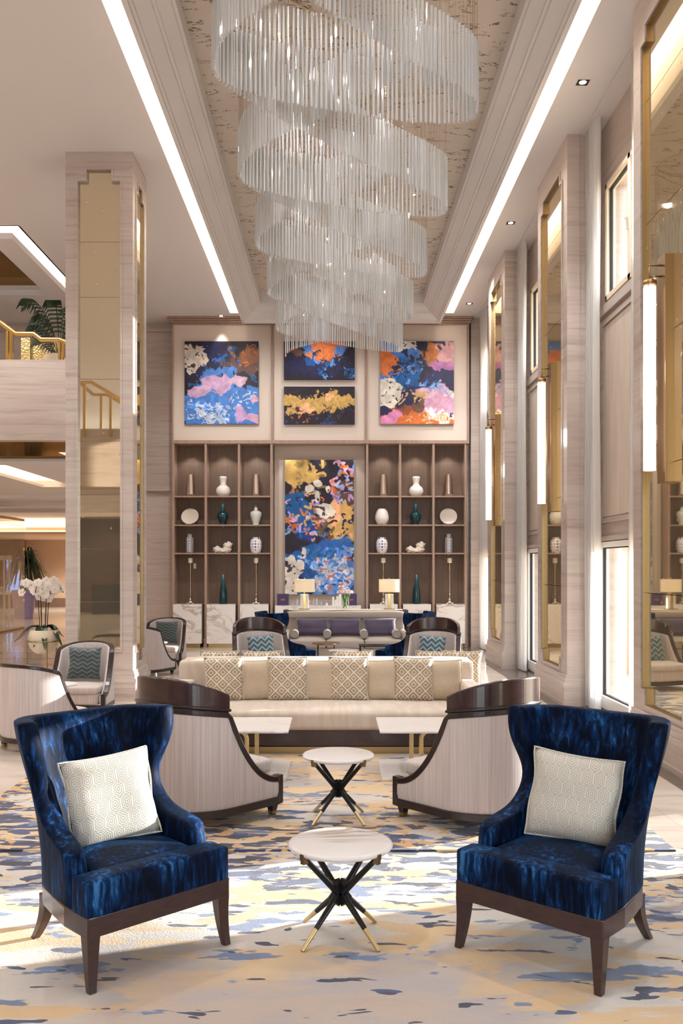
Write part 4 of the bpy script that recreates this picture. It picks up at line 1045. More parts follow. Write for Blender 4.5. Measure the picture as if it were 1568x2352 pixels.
candlestick('tall silver candlestick with ivory candle, nearest the column', XLc[0]); candlestick('tall silver candlestick with ivory candle, below the dotted jar, column side', XLc[2] + .01)
candlestick('tall silver candlestick with ivory candle, behind the table lamp', XRc[0]); candlestick('tall silver candlestick with ivory candle, nearest the windows', XRc[2] + .02)
o = MB().box(-.03, .03, -.006, .006, -.06, .06).build('switch_plate', M['white_plastic']); o.location = (-3.19, 20.948, 1.83); tag(o, 'small white switch plate behind the candlestick nearest the column', 'switch plate')
# perfumes and cards on the console
def card(x, label):
    t = thing('presentation_card', label, 'card', (x, 20.62, .94), 0, 'purple cards'); 
    MB().box(-.132, .132, -.006, .006, 0, .262, Matrix.Rotation(-.08, 4, 'X')).build('board', M['purple_card'], t)
    b = MB(); m = Matrix.Rotation(-.08, 4, 'X')
    # small copper script on the card
    cu = bpy.data.curves.new('lettering', 'FONT'); cu.body = 'spa'; cu.size = .075; cu.extrude = .0008; cu.align_x = 'CENTER'
    f = bpy.data.objects.new('lettering', cu); COL.objects.link(f)
    me = bpy.data.meshes.new_from_object(f.evaluated_get(bpy.context.evaluated_depsgraph_get())); bpy.data.objects.remove(f)
    me.name = 'lettering'; me.materials.clear(); me.materials.append(M['gold_ink'])
    f = bpy.data.objects.new('lettering', me); COL.objects.link(f); f.parent = t; f.location = (0, -.0165, .115); f.rotation_euler = (PI / 2 - .08, 0, 0)
card(-1.155, 'deep purple card with copper lettering, lamp end of the marble console'); card(.38, 'deep purple card with copper lettering, half hidden by the flowers')
def small_box(x, w, h, mat, label, name='perfume_box', cat='box', group='perfume boxes'):
    o = MB().box(-w / 2, w / 2, -w / 2, w / 2, 0, h).build(name, mat, bevel=.003); o.location = (x, 20.6, .94); tag(o, label, cat, group)
M['pinkish'] = plain('rose_carton', S(206, 170, 160), rough=.5); M['bluish'] = plain('pale_blue_bottle', S(168, 186, 210), rough=.2)
for x, w, h, nm in ((-.02, .05, .195, 'tallest but one'), (.035, .045, .13, 'short'), (.075, .055, .21, 'wide'), (.135, .06, .255, 'tallest')):
    small_box(x, w, h, M['white_plastic'], 'white perfume carton beside the flower vase, %s of four' % nm)
def flacon(x, mat, h, label):
    t = thing('perfume_bottle', label, 'bottle', (x, 20.6, .94), 0, 'perfume bottles')
    MB().box(-.025, .025, -.02, .02, 0, h).build('flask', mat, t, bevel=.004); MB().lathe([(0, h), (.012, h), (.012, h + .03), (0, h + .03)], 10).build('cap', M['silver'], t)
flacon(-.935, M['pinkish'], .05, 'low rose bottle beside the purple card at the lamp end'); flacon(-.83, M['bluish'], .12, 'tall pale blue bottle left of the table lamp'); flacon(-.46, M['pinkish'], .12, 'rose bottle right beside the table lamp')
flacon(-.56, M['pinkish'], .10, 'rose bottle close behind the table lamp base'); flacon(-.39, M['bluish'], .13, 'tall pale bottle, third beyond the table lamp'); flacon(-.29, M['bluish'], .06, 'low pale blue bottle before the glass dome')
t = thing('display_block', 'clear glass block with small white box in the middle of the marble console', 'display block', (-.165, 20.62, .94))
MB().box(-.075, .075, -.03, .03, 0, .15).build('glass_block', M['glass'], t, bevel=.01); 
small_box(-.165, .05, .06, M['white_plastic'], 'small white box before the clear glass block')
bpy.context.scene.objects[[o.name for o in bpy.context.scene.objects if o.get('label') == 'small white box before the clear glass block'][0]].location.y = 20.54

# ------------------------------------------------------------------ side group by the column
L2 = barrel_chair('barrel_armchair', 'barrel armchair with thin dark frame facing the camera, in front of the column', (-3.14, 11.47, 0), face_yaw(-.08, -1), 'barrel armchairs with thin dark frames', crest=False, scale=.90)
copy_tree(L2, loc=(-2.99, 9.27, 0), rotz=face_yaw(.5, .87), label='barrel armchair with thin dark frame seen from behind, sunlit patch on its back')
copy_tree(L2, loc=(-3.12, 16.95, 0), rotz=face_yaw(-.1, -1), label='barrel armchair with thin dark frame, just past the column, green cushion in it')
copy_tree(L2, loc=(-3.17, 15.2, 0), rotz=face_yaw(.35, .94), label='barrel armchair with thin dark frame, back turned, half hidden by the column')
cushion('cushion', 'charcoal chevron cushion on the armchair in front of the column', (-3.13, 11.46, .60), face_yaw(-.08, -1), -.2, .43, .41, .14, M['chevron'], 'charcoal chevron cushions', seed=50)
cushion('cushion', 'charcoal chevron cushion on the armchair just past the column', (-3.11, 16.94, .60), face_yaw(-.1, -1), -.2, .43, .41, .14, M['chevron'], 'charcoal chevron cushions', seed=51)
def pedestal(label, x, y):
    t = thing('pedestal_table', label, 'side table', (x, y, 0), 0, 'small white pedestal tables')
    MB().lathe([(0, .47), (.20, .47), (.205, .48), (.2, .49), (0, .49)], 32).build('top', M['white_plastic'], t, smooth=True, angle=40)
    MB().lathe([(0, 0), (.14, 0), (.14, .012), (.02, .03), (.016, .47), (0, .47)], 24).build('foot', M['white_plastic'], t, smooth=True, angle=40)
pedestal('small white pedestal table between the armchairs before the column', -3.10, 10.30); pedestal('small white pedestal table between the armchairs past the column', -3.13, 16.05)
# orchid
t = thing('plant_stand', 'slim brass plant stand holding the cream orchid bowl', 'plant stand', (-4.13, 13.0, 0))
b = MB(); b.tube([(.235 * math.cos(a), .235 * math.sin(a), .755) for a in [2 * PI * k / 32 for k in range(33)]], .010, 6); b.build('ring', M['brass_dull'], t, smooth=True)
for k in range(3):
    a = -PI / 2 + .5 + k * 2 * PI / 3; MB().tube([(.235 * math.cos(a), .235 * math.sin(a), .755), (.235 * math.cos(a), .235 * math.sin(a), 0)], .010, 6).build('leg', M['brass_dull'], t)
o = thing('orchid', 'white orchid in a cream bowl beside the column', 'plant', (-4.13, 13.0, .58)); rnd = random.Random(9)
MB().lathe([(0, 0), (.10, 0)] + smooth_prof([(.14, .02), (.20, .12), (.22, .24), (.205, .33)]) + [(.19, .33), (.17, .30), (0, .30)], 36).build('bowl', M['planter'], o, smooth=True, angle=50)
def strap_leaf(a, ln, droop, w, rise=.08):
    d = Vector((math.cos(a), math.sin(a), 0)); s = Vector((-d.y, d.x, 0)); vs = []; n = 9
    for k in range(n + 1):
        u = k / n; c = d * ln * u + Vector((0, 0, rise * math.sin(PI * min(1, u * 1.2)) - droop * u * u)); ww = w * math.sin(PI * (.12 + .86 * u)) ** .8
        vs += [tuple(c - s * ww + Vector((0, 0, ww * .35))), tuple(c - Vector((0, 0, .004))), tuple(c + s * ww + Vector((0, 0, ww * .35)))]
    fs = []
    for k in range(n):
        for j in range(2): q = 3 * k + j; fs.append((q, q + 1, q + 4, q + 3))
    return vs, fs
for a, ln, dr in ((-1.2, .30, .25), (-2.6, .40, .14), (-.4, .34, .22), (.7, .30, .1), (2.2, .30, .1), (3.4, .34, .12), (-1.9, .22, .22), (-.05, .26, .05)):
    v, f = strap_leaf(a, ln, dr, .05); MB().add(v, f, Matrix.Translation((0, 0, .32))).build('leaf', M['leaf'], o, smooth=True)
for k in range(6):
    a = k * 1.05 + .3; bx, by = .05 * math.cos(a), .05 * math.sin(a); ex, ey = .20 * math.cos(a) , .13 * math.sin(a)
    p = catmull([(bx, by, .30), (bx * 1.2, by, .55), (bx + ex * .2, by + ey * .3, .85), (bx + ex * .7, by + ey * .8, .98), (bx + ex * 1.15, by + ey, .86)], 6)
    st = MB().tube(p, .006, 6).build('flower_stem', M['stemdark'], o, smooth=True)
    for q in range(6):
        c = p[int(11 + q * 2.4) if 11 + q * 2.4 < len(p) else -1] + Vector((rnd.uniform(-.06, .06), rnd.uniform(-.05, .03), rnd.uniform(-.05, .06)))
        fw = Vector((rnd.uniform(-.5, .7), -1, rnd.uniform(-.1, .3))).normalized(); u = fw.cross(Vector((0, 0, 1))).normalized(); w = u.cross(fw)
        b = MB()
        for j in range(5):
            an = PI / 2 + j * 2 * PI / 5; R_ = .042 if j in (1, 4) else .036; cc = c + (u * math.cos(an) + w * math.sin(an)) * .033
            pts = [cc + (u * math.cos(x_) + w * math.sin(x_)) * R_ * .85 + fw * (.004 * j) for x_ in [2 * PI * y_ / 8 for y_ in range(8)]]
            b.add([tuple(x_) for x_ in pts] + [tuple(cc + fw * .012)], [(i_, (i_ + 1) % 8, 8) for i_ in range(8)])
        fl = b.build('blossom', M['petal'], st, smooth=True)
        MB().lathe([(0, -.008), (.009, 0), (0, .008)], 8, tuple(c + fw * .02)).build('lip', M['yellow'], fl)

# ------------------------------------------------------------------ lobby behind
t = thing('glass_showcase', 'brass edged glass showcase with white display stands in the lobby', 'showcase', (-9.6, 25.4, 0))
MB().box(-1.4, .5, -.9, 1.5, 0, .05).build('brass_base', M['brass_dull'], t, bevel=.004); MB().box(-1.4, .5, -.9, 1.5, 3.15, 3.22).build('brass_top', M['brass_dull'], t, bevel=.004)
MB().box(.485, .495, -.9, 1.5, .05, 3.15).box(-1.4, .5, 1.485, 1.495, .05, 3.15).box(-1.4, .5, -.895, -.885, .05, 3.15).build('glass', M['glass'], t)
for z in (.8, 1.5, 2.3): MB().box(.47, .50, 1.47, 1.5, z, z + .06).build('hinge', M['brass'], t)
MB().box(-1.4, -1.36, -.9, 1.5, .05, 3.15).build('back_panel', M['brown_wall'], t)
def display_stand(x, y, label):
    s = thing('display_stand', label, 'display stand', (x, y, .05), 0, 'white display stands in the showcase')
    for sx in (-.28, .28):
        for sy in (-.2, .2): MB().box(sx - .02, sx + .02, sy - .02, sy + .02, 0, 1.95).build('leg', M['white_plastic'], s)
    MB().box(-.34, .34, -.25, .25, 1.95, 2.08).build('top', M['white_plastic'], s, bevel=.01); MB().box(-.33, .33, -.24, .24, .98, 1.06).build('tray', M['white_plastic'], s, bevel=.006)
    MB().box(-.1, .18, -.1, .1, 1.06, 1.2).build('display_wedge', M['white_plastic'], s, bevel=.02)
display_stand(-9.55, 25.9, 'white display stand at the far end of the glass showcase'); display_stand(-9.75, 25.05, 'white display stand at the near end of the glass showcase')
t = thing('lit_sign', 'tall bright blue lit sign with dark script beyond the showcase', 'sign', (-13.35, 38.0, 0))
MB().box(-.26, .26, 0, .06, .75, 2.10).build('panel', M['screen_blue'], t)
b = MB()
for k in range(9):
    x = -.16 + .035 * k; b.tube([(x, -.006, 1.93 + .03 * math.sin(k * 1.7)), (x + .03, -.006, 1.9 + .04 * math.cos(k)), (x + .045, -.006, 1.95)], .008, 5)
b.tube([(.05, -.006, 1.60), (.07, -.006, 1.55), (.04, -.006, 1.52)], .008, 5); b.build('script', M['black'], t)
t = thing('wall_screen', 'pale blue screen on the dark lobby wall behind the plant', 'screen', (-13.9, 39.9, 1.9))
MB().box(-.34, .34, .0, .06, -.9, .35).build('display', M['screen_dim'], t, bevel=.04)
def leafy(name, label, loc, n, ln, pot, z0, seed, mat, cat='plant', spread=1.0, w=.03):
    t = thing(name, label, cat, loc); r = random.Random(seed)
    if pot: MB().lathe(pot[0], 24).build('pot', pot[1], t, smooth=True, angle=40)
    MB().tube([(0, 0, z0 - .35), (0, 0, z0)], .04, 8).build('trunk', M['stemdark'], t)
    b = MB()
    for k in range(n):
        a = r.uniform(0, 6.28); l = ln * r.uniform(.6, 1.05); v, f = strap_leaf(a, l * spread, l * r.uniform(.1, 1.1), w, l * r.uniform(.3, .9))
        b.add(v, f, Matrix.Translation((0, 0, z0 - .1 * r.random())))
    b.build('foliage', mat, t, smooth=True); return t
pot = ([(0, 0), (.30, 0), (.34, .3), (.42, 1.0), (.40, 1.0), (.33, .9), (0, .9)], M['violet_pot'])
leafy('potted_palm', 'bushy dark green plant in a lilac pot before the lobby wall', (-10.85, 32, 0), 120, .95, pot, 1.75, 3, M['leaf'], w=.03)
# fan palm on the mezzanine
t = thing('potted_palm', 'dark green palm growing behind the brass railing on the mezzanine', 'plant', (-4.62, 15.4, 4.95)); r = random.Random(4)
MB().lathe([(0, 0), (.2, 0), (.25, .4), (.23, .4), (0, .36)], 20).build('pot', M['planter'], t, smooth=True, angle=40)
for az, rise, ln in ((PI, 1.35, .62), (PI * .9, .95, .55), (-PI / 2, 1.25, .35), (.2, 1.5, .4), (2.6, .75, .5), (PI / 2, 1.3, .4), (-.4, 1.1, .4), (-2.5, 1.05, .4)):
    d = Vector((math.cos(az), math.sin(az), 0)); p = catmull([Vector((0, 0, .35)), d * ln * .25 + Vector((0, 0, rise * .7)), d * ln * .7 + Vector((0, 0, rise)), d * ln + Vector((0, 0, rise - .10))], 7)
    fr = MB().tube(p, .008, 5).build('stem', M['leaf2'], t); b = MB()
    for k in range(6, len(p) - 1):
        for sd in (-1, 1):
            sv = Vector((-d.y, d.x, 0)) * sd; l = .26 * math.sin(PI * (k - 4) / (len(p) - 2)) + .06; tip = p[k] + sv * l * .55 + d * l * .5 - Vector((0, 0, l * .55)); mid = p[k] + sv * l * .4 + d * l * .3 - Vector((0, 0, l * .1)); n_ = Vector((0, 0, .012)) + d * .008
            b.add([tuple(p[k] - n_), tuple(p[k] + n_), tuple(mid + n_ * 1.3), tuple(mid - n_ * 1.3), tuple(tip)], [(0, 1, 2, 3), (3, 2, 4)])
    b.build('frond', M['leaf2'], fr)
# brass railing
t = thing('brass_railing', 'polished brass handrail stepping along the mezzanine edge', 'railing', (-4.6, 14.1, 4.98))
H = [(-7.5, 6.5), (-5.13, 5.567), (-4.91, 5.40), (-4.63, 5.40), (-4.516, 5.31), (-4.23, 5.31), (-3.9, 5.16)]
MB().tube([(x + 4.6, 0, z - 4.98) for x, z in H], .036, 12).build('handrail', M['brass'], t, smooth=True, angle=60)
for x, z in ((-5.0, 5.44), (-4.20, 5.30)):
    b = MB().box(x + 4.6 - .05, x + 4.6 - .012, -.03, .03, 0, z - 4.98).box(x + 4.6 + .008, x + 4.6 + .03, -.03, .03, 0, z - 4.98).box(x + 4.6 + .034, x + 4.6 + .05, -.03, .03, .05, z - 4.98); b.build('post', M['brass'], t, bevel=.004)
MB().box(-.42, .34, .005, .012, .02, .34).build('glass_panel', M['glass'], t)
t = thing('mosaic_screen', 'gold mosaic clad box on the mezzanine behind the railing', 'screen', (-5.2, 17, 4.95))
MB().box(-.62, -.45, 0, .5, 0, 1.12).box(-.45, .22, .06, .5, 0, 1.05).box(.22, .33, 0, .5, 0, 1.0).box(.33, .8, .04, .5, 0, .85).build('cladding', M['gold_mosaic'], t)

# things seen only in the column mirror, behind the camera: reception desk and stair railing
t = thing('reception_desk', 'dark reception desk reflected in the column mirror', 'desk', (-8.2, -10.8, 0))
MB().box(-1.1, 1.1, -.5, .5, 0, 1.1).build('body', M['black_metal'], t, bevel=.01); MB().box(-1.15, 1.15, -.55, .55, 1.1, 1.15).build('counter', M['dark_wood'], t)
t = thing('brass_railing', 'brass stair railing reflected in the column mirror', 'railing', (-5.9, 3.9, 4.98))
for dy in (0, -1.5):
    MB().tube([(-1.8, dy, 1.9), (-.5, dy, 1.5), (.0, dy, 1.05), (.35, dy, 1.05), (1.2, dy, .55)], .04, 10).build('handrail', M['brass'], t, smooth=True)
    for x, z in ((-1.2, 1.7), (-.5, 1.5), (.2, 1.05), (.8, .78)): MB().box(x - .03, x + .03, dy - .03, dy + .03, -.2, z).build('post', M['brass'], t)
# ------------------------------------------------------------------ curtains
def curtain(label, y0, y1, x, n, seed, z1=7.40, flare=.06):
    r = random.Random(seed); W = y1 - y0; nz = 14; m = n * 8; vs = []; fs = []; ph = [r.uniform(-.5, .5) for _ in range(n + 1)]
    for j in range(nz + 1):
        w = j / nz; z = .02 + (z1 - .02) * w
        for i in range(m + 1):
            u = i / m; a = u * n * 2 * PI; amp = .045 * (.75 + .25 * math.sin(u * 5 + seed))
            k = 1 + flare * (1 - w) ** 2
            vs.append((x + amp * math.sin(a + .5 * ph[int(u * n)] * (1 - w)) + .01 * math.sin(7 * w + u * 9), (y0 + y1) / 2 + (u - .5) * W * k + .012 * math.sin(2 * a), z))
    for j in range(nz):
        for i in range(m): a = j * (m + 1) + i; fs.append((a, a + 1, a + m + 2, a + m + 1))
    o = MB().add(vs, fs).build('curtain', M['voile'], smooth=True); tag(o, label, 'curtain', 'sheer white curtains')
curtain('sheer white curtain beside the second stone pier, nearest full curtain', 11.35, 11.83, 3.27, 6, 1)
curtain('edge of sheer white curtain against the nearest mirrored pier', 9.26, 9.98, 3.27, 8, 2, flare=.26)
curtain('sheer white curtain beside the third stone pier', 15.68, 16.16, 3.27, 6, 3)
curtain('sheer white curtain in the corner by the bookcases', 19.6, 20.45, 3.27, 8, 5)

# ------------------------------------------------------------------ wall lights on the piers
def sconce(label, yc):
    t = thing('wall_sconce', label, 'wall light', (3.078, yc, 3.6), 0, 'tall brass wall lights')
    MB().box(-.10, 0, -.10, .10, -1.03, 1.03).build('brass_backplate', M['bronze'], t, bevel=.004)
    MB().tube([(-.205, 0, -.92), (-.205, 0, .76)], .056, 20).build('glass_tube', M['tube'], t, smooth=True, angle=40)
    b = MB().lathe([(0, 0), (.062, 0), (.062, .03), (.05, .045), (0, .045)], 20, (-.205, 0, .77)); b.build('cap', M['bronze'], t, smooth=True, angle=40)
    b = MB()
    for k in range(6):
        a = k * PI / 3; b.tube([(-.205 + .06 * math.cos(a), .06 * math.sin(a), .77), (-.205 + .045 * math.cos(a), .045 * math.sin(a), .72)], .005, 5)
    b.build('cage', M['bronze'], t)
    b = MB().tube([(-.10, 0, .95), (-.205, 0, .95), (-.205, 0, .82)], .009, 8).tube([(-.10, 0, .85), (-.205, 0, .85)], .009, 8); b.lathe([(0, -.016), (.016, 0), (0, .016)], 10, (-.205, 0, .95)); b.build('arm', M['bronze'], t, smooth=True)
    return t
s = sconce('tall brass wall light with glass tube on the nearest mirrored pier', 8.33)
copy_tree(s, loc=(3.078, 12.67, 3.6), label='tall brass wall light with glass tube on the second mirrored pier')
copy_tree(s, loc=(3.078, 17.0, 3.6), label='tall brass wall light with glass tube on the third mirrored pier')

# ------------------------------------------------------------------ downlights
def downlight(label, x, y):
    t = thing('downlight', label, 'downlight', (x, y, CZ), 0, 'square recessed downlights')
    MB().box(-.085, .085, -.085, -.07, -.008, .0).box(-.085, .085, .07, .085, -.008, 0).box(-.085, -.07, -.07, .07, -.008, 0).box(.07, .085, -.07, .07, -.008, 0).build('trim_ring', M['paint'], t)
    MB().box(-.07, .07, -.07, .07, -.003, -.001).build('baffle', M['black'], t)
    MB().lathe([(0, -.006), (.042, -.006), (.042, -.003), (0, -.003)], 20).build('lens', M['spot_lens'], t)
    return t
for x, y, nm in ((2.877, 10.58, 'nearest, window side ceiling'), (2.877, 14.9, 'second along the window side ceiling'), (2.877, 19.46, 'farthest, window side ceiling by the bookcases'), (-2.52, 20.40, 'on the column side, before the wall panels')):
    downlight('square recessed downlight, ' + nm, x, y)

def lamp(kind, name, loc, e, color=(1, 1, .99), size=.05, aim=None, angle=60, blend=.6):
    l = bpy.data.lights.new(name, kind); l.energy = e; l.color = color
    o = bpy.data.objects.new(name, l); COL.objects.link(o); o.location = loc
    if kind in ('POINT', 'SPOT'): l.shadow_soft_size = size
    if kind == 'SPOT': l.spot_size = math.radians(angle); l.spot_blend = blend
    if aim is not None: o.rotation_euler = (Vector(aim) - Vector(loc)).to_track_quat('-Z', 'Y').to_euler()
    return o
for x, y in ((2.877, 6.2), (2.877, 10.58), (2.877, 14.9), (2.877, 19.2)): lamp('SPOT', 'downlight_and_fill', (x, y, CZ - .02), 260, aim=(x - .3, y, 0), angle=75)
for x, y in ((-2.55, 3), (-3.2, 7.0), (-3.2, 10.5), (-2.52, 15.5), (-4.8, 9.0), (-4.8, 13)): lamp('SPOT', 'downlight_and_fill', (x, y, CZ - .02), 240, aim=(x + .2, y, 0), angle=90)  # unseen fill spots on the column side, added without fixtures
for x in (-2.55, 2.877): lamp('SPOT', 'back_wall_fill', (x, 17.2, CZ - .02), 330, aim=(x * .7, 20.9, 3.2), angle=85, blend=1)  # unseen spots added to brighten the shelving wall
lamp('SPOT', 'back_wall_fill', (-.3, 19.7, 7.3), 70, aim=(-.3, 20.9, 3.0), angle=100, blend=1)
lamp('SPOT', 'canvas_spot', (-2.52, 20.40, CZ - .02), 75, aim=(-2.52, 20.57, 5.6), angle=44, blend=.5)
lamp('SPOT', 'canvas_spot', (-.33, 20.1, 7.3), 40, aim=(-.33, 20.6, 5.6), angle=50, blend=.6)  # this spot and the next have no fixture
lamp('SPOT', 'canvas_spot', (1.86, 20.1, 7.3), 26, aim=(1.86, 20.6, 5.6), angle=50, blend=.6)
for x in XLc + XRc:
    lamp('SPOT', 'shelf_beam', (x, BY + .17, 4.54), 12, aim=(x, BY + .26, 2), angle=95, size=.02)
for x in (-1.0, -.33, .35): lamp('SPOT', 'niche_beam', (x, BY + .12, 4.55), 14, aim=(x, 20.8, 2.2), angle=70, size=.02)
lamp('POINT', 'table_lamp_glow', (-.589, 18.2, 1.46), 12, size=.04); lamp('POINT', 'table_lamp_glow', (1.096, 18.2, 1.46), 12, size=.04)
for y in (8.33, 12.67, 17.0): lamp('POINT', 'sconce_glow', (2.80, y, 3.6), 12, size=.1)
# unseen fill spots added over mezzanine, lobby and rear hall
for x, y, z, e in ((-6.5, 15.6, 7.1, 60), (-6, 22.5, 3.2, 80), (-8, 29, 3.2, 110), (-9, 37, 2.8, 90), (-11, 38.5, 2.95, 260), (-9, 39.5, 2.95, 200), (-6, 12, 7.2, 80), (-8, -8, 7, 200), (-9, -11, 3.5, 20)):
    lamp('SPOT', 'lobby_fill', (x, y, z), e * 2, (1, .9, .78), .1, aim=(x, y, 0), angle=150)

# ------------------------------------------------------------------ chandelier
t = thing('chandelier', 'long chandelier of frosted crystal rods in interlaced waves', 'chandelier', (.104, 12.5, 7.7))
XC, PIT = .104, 2.375
YN = [8.66 + PIT * k for k in range(-2, 5)]
def plane(x): return 1.8 + 4.531 - .17 * x
raise_ = [(-1.15, 0), (.75, .66), (.95, .52), (1.16, .34), (1.357, 0)]
runs = []                                   # plan curves of the rod curtains, with the height of the rod ends
for n, y in enumerate(YN):
    # straight run across each loop
    runs.append([(p.x, p.y, plane(p.x)) for p in catmull([(-1.15, y + .02, 0), (-1.06, y + .25, 0), (-.6, y + .40, 0), (.1, y + .42, 0), (.75, y + .38, 0), (1.25, y + .22, 0), (1.357, y, 0)], 60)])
    runs.append([(p.x, p.y, plane(p.x) + .40) for p in catmull([(-.95, y + .36, 0), (-.6, y + .46, 0), (.1, y + .48, 0), (.75, y + .44, 0), (1.15, y + .32, 0)], 60)])
    if n:
        q = YN[n - 1]
        runs.append([(p.x, p.y, plane(p.x) + interp(p.x, raise_)) for p in catmull([(1.357, q, 0), (1.31, q + .25, 0), (1.0, q + .55, 0), (.75, q + .72, 0), (.1, q + 1.19, 0), (-.6, y - .80, 0), (-1.0, y - .42, 0), (-1.15, y, 0)], 60)])
        runs.append([(p.x, p.y, plane(p.x)) for p in catmull([(-1.15, q, 0), (-1.1, q + .25, 0), (-.75, q + .60, 0), (-.1, q + 1.14, 0), (.5, y - .80, 0), (1.05, y - .45, 0), (1.30, y - .22, 0), (1.357, y, 0)], 60)])
runs.append([(p.x, p.y, 6.15 + .42 * (p.x + 1) ** .5 if p.x > -1 else 6.15) for p in catmull([(-1.0, 18.9, 0), (-.5, 19.1, 0), (.1, 19.0, 0)], 40)])
rods = []; tracks = []
for tr in runs:
    d = 0; nxt = 0
    for p, q in zip(tr, tr[1:]):
        d += math.hypot(q[0] - p[0], q[1] - p[1])
        if d >= nxt: rods.append(p); nxt += .047
    tracks.append(tr[::12])
RL, RR = .585, .0145
def rod(b, p, r=RR):
    tw = random.uniform(0, 1); c0, s0_ = p[0] - XC, p[1] - 12.5; z0 = p[2] - 7.7
    vs = [(c0 + r * math.cos(tw + PI / 3 * i), s0_ + r * math.sin(tw + PI / 3 * i), z0 + (.0 if i % 2 else .012)) for i in range(6)] + [(c0 + r * math.cos(tw + PI / 3 * i), s0_ + r * math.sin(tw + PI / 3 * i), z0 + RL) for i in range(6)]
    return b.add(vs, [(5, 4, 3, 2, 1, 0), (6, 7, 8, 9, 10, 11)] + [(i, (i + 1) % 6, 6 + (i + 1) % 6, 6 + i) for i in range(6)])
def inview(p): return (1303 - (p[2] - 1.8) * 2100 / p[1]) > 15
rods.sort(key=lambda p: (not inview(p), p[1]))
for p in rods[:100]: rod(MB(), p).build('crystal_rod', M['crystal'], t)
b = MB()
for p in rods[100:]: rod(b, p)
o = b.build('crystal_rods', M['crystal'], t); o['kind'] = 'stuff'
b = MB()
for p in rods[::2]:
    b.add([(p[0] - XC - .0012, p[1] - 12.5, p[2] - 7.7 + RL), (p[0] - XC + .0012, p[1] - 12.5, p[2] - 7.7 + RL), (p[0] - XC + .0012, p[1] - 12.5, 0), (p[0] - XC - .0012, p[1] - 12.5, 0)], [(0, 1, 2, 3)])
o = b.build('suspension_wires', M['silver'], t); o['kind'] = 'stuff'
for tr in tracks:
    MB().tube([(p[0] - XC, p[1] - 12.5, -.006) for p in tr], .005, 6).build('track', M['pale_brass'], t)
rb = random.Random(11)
for k in range(24):
    tr = tracks[(k * 5) % len(tracks)]; p = tr[rb.randrange(len(tr) // 4, 3 * len(tr) // 4)]
    MB().lathe([(0, -.010), (.009, -.004), (.010, .003), (0, .010)], 8, (p[0] - XC + rb.uniform(-.08, .08), p[1] - 12.5 + rb.uniform(-.05, .05), p[2] - 7.7 + RL + rb.uniform(-.35, .08))).build('bulb', M['bulb'], t, smooth=True)
for y in (6.6, 8.0, 9.3, 10.6, 11.9, 13.2, 14.5, 15.8, 17.1, 18.2):
    for x in (-.4, .7): lamp('SPOT', 'rod_fill', (x, y + .35, 7.69), 42, (1, .995, .985), .05, aim=(x, y, 0), angle=150, blend=.5)  # unseen spots added above the rods to whiten them
# ------------------------------------------------------------------ abstract canvases (colour per vertex)
def vnoise(h, w, n, seed, octaves=4):
    r = np.random.RandomState(seed); out = np.zeros((h, w)); amp = 1; tot = 0
    for o in range(octaves):
        m = n * 2 ** o; gx = max(2, int(m * w / h)) ; g_ = r.rand(m + 2, gx + 2)
        yy = np.linspace(0, m, h); xx = np.linspace(0, gx, w); y0 = np.minimum(yy.astype(int), m); x0 = np.minimum(xx.astype(int), gx)
        fy = (yy - y0)[:, None]; fx = (xx - x0)[None]; fy = fy * fy * (3 - 2 * fy); fx = fx * fx * (3 - 2 * fx)
        a = g_[np.ix_(y0, x0)]; b = g_[np.ix_(y0, x0 + 1)]; c = g_[np.ix_(y0 + 1, x0)]; d = g_[np.ix_(y0 + 1, x0 + 1)]
        out += amp * ((a * (1 - fx) + b * fx) * (1 - fy) + (c * (1 - fx) + d * fx) * fy); tot += amp; amp *= .55
    return out / tot
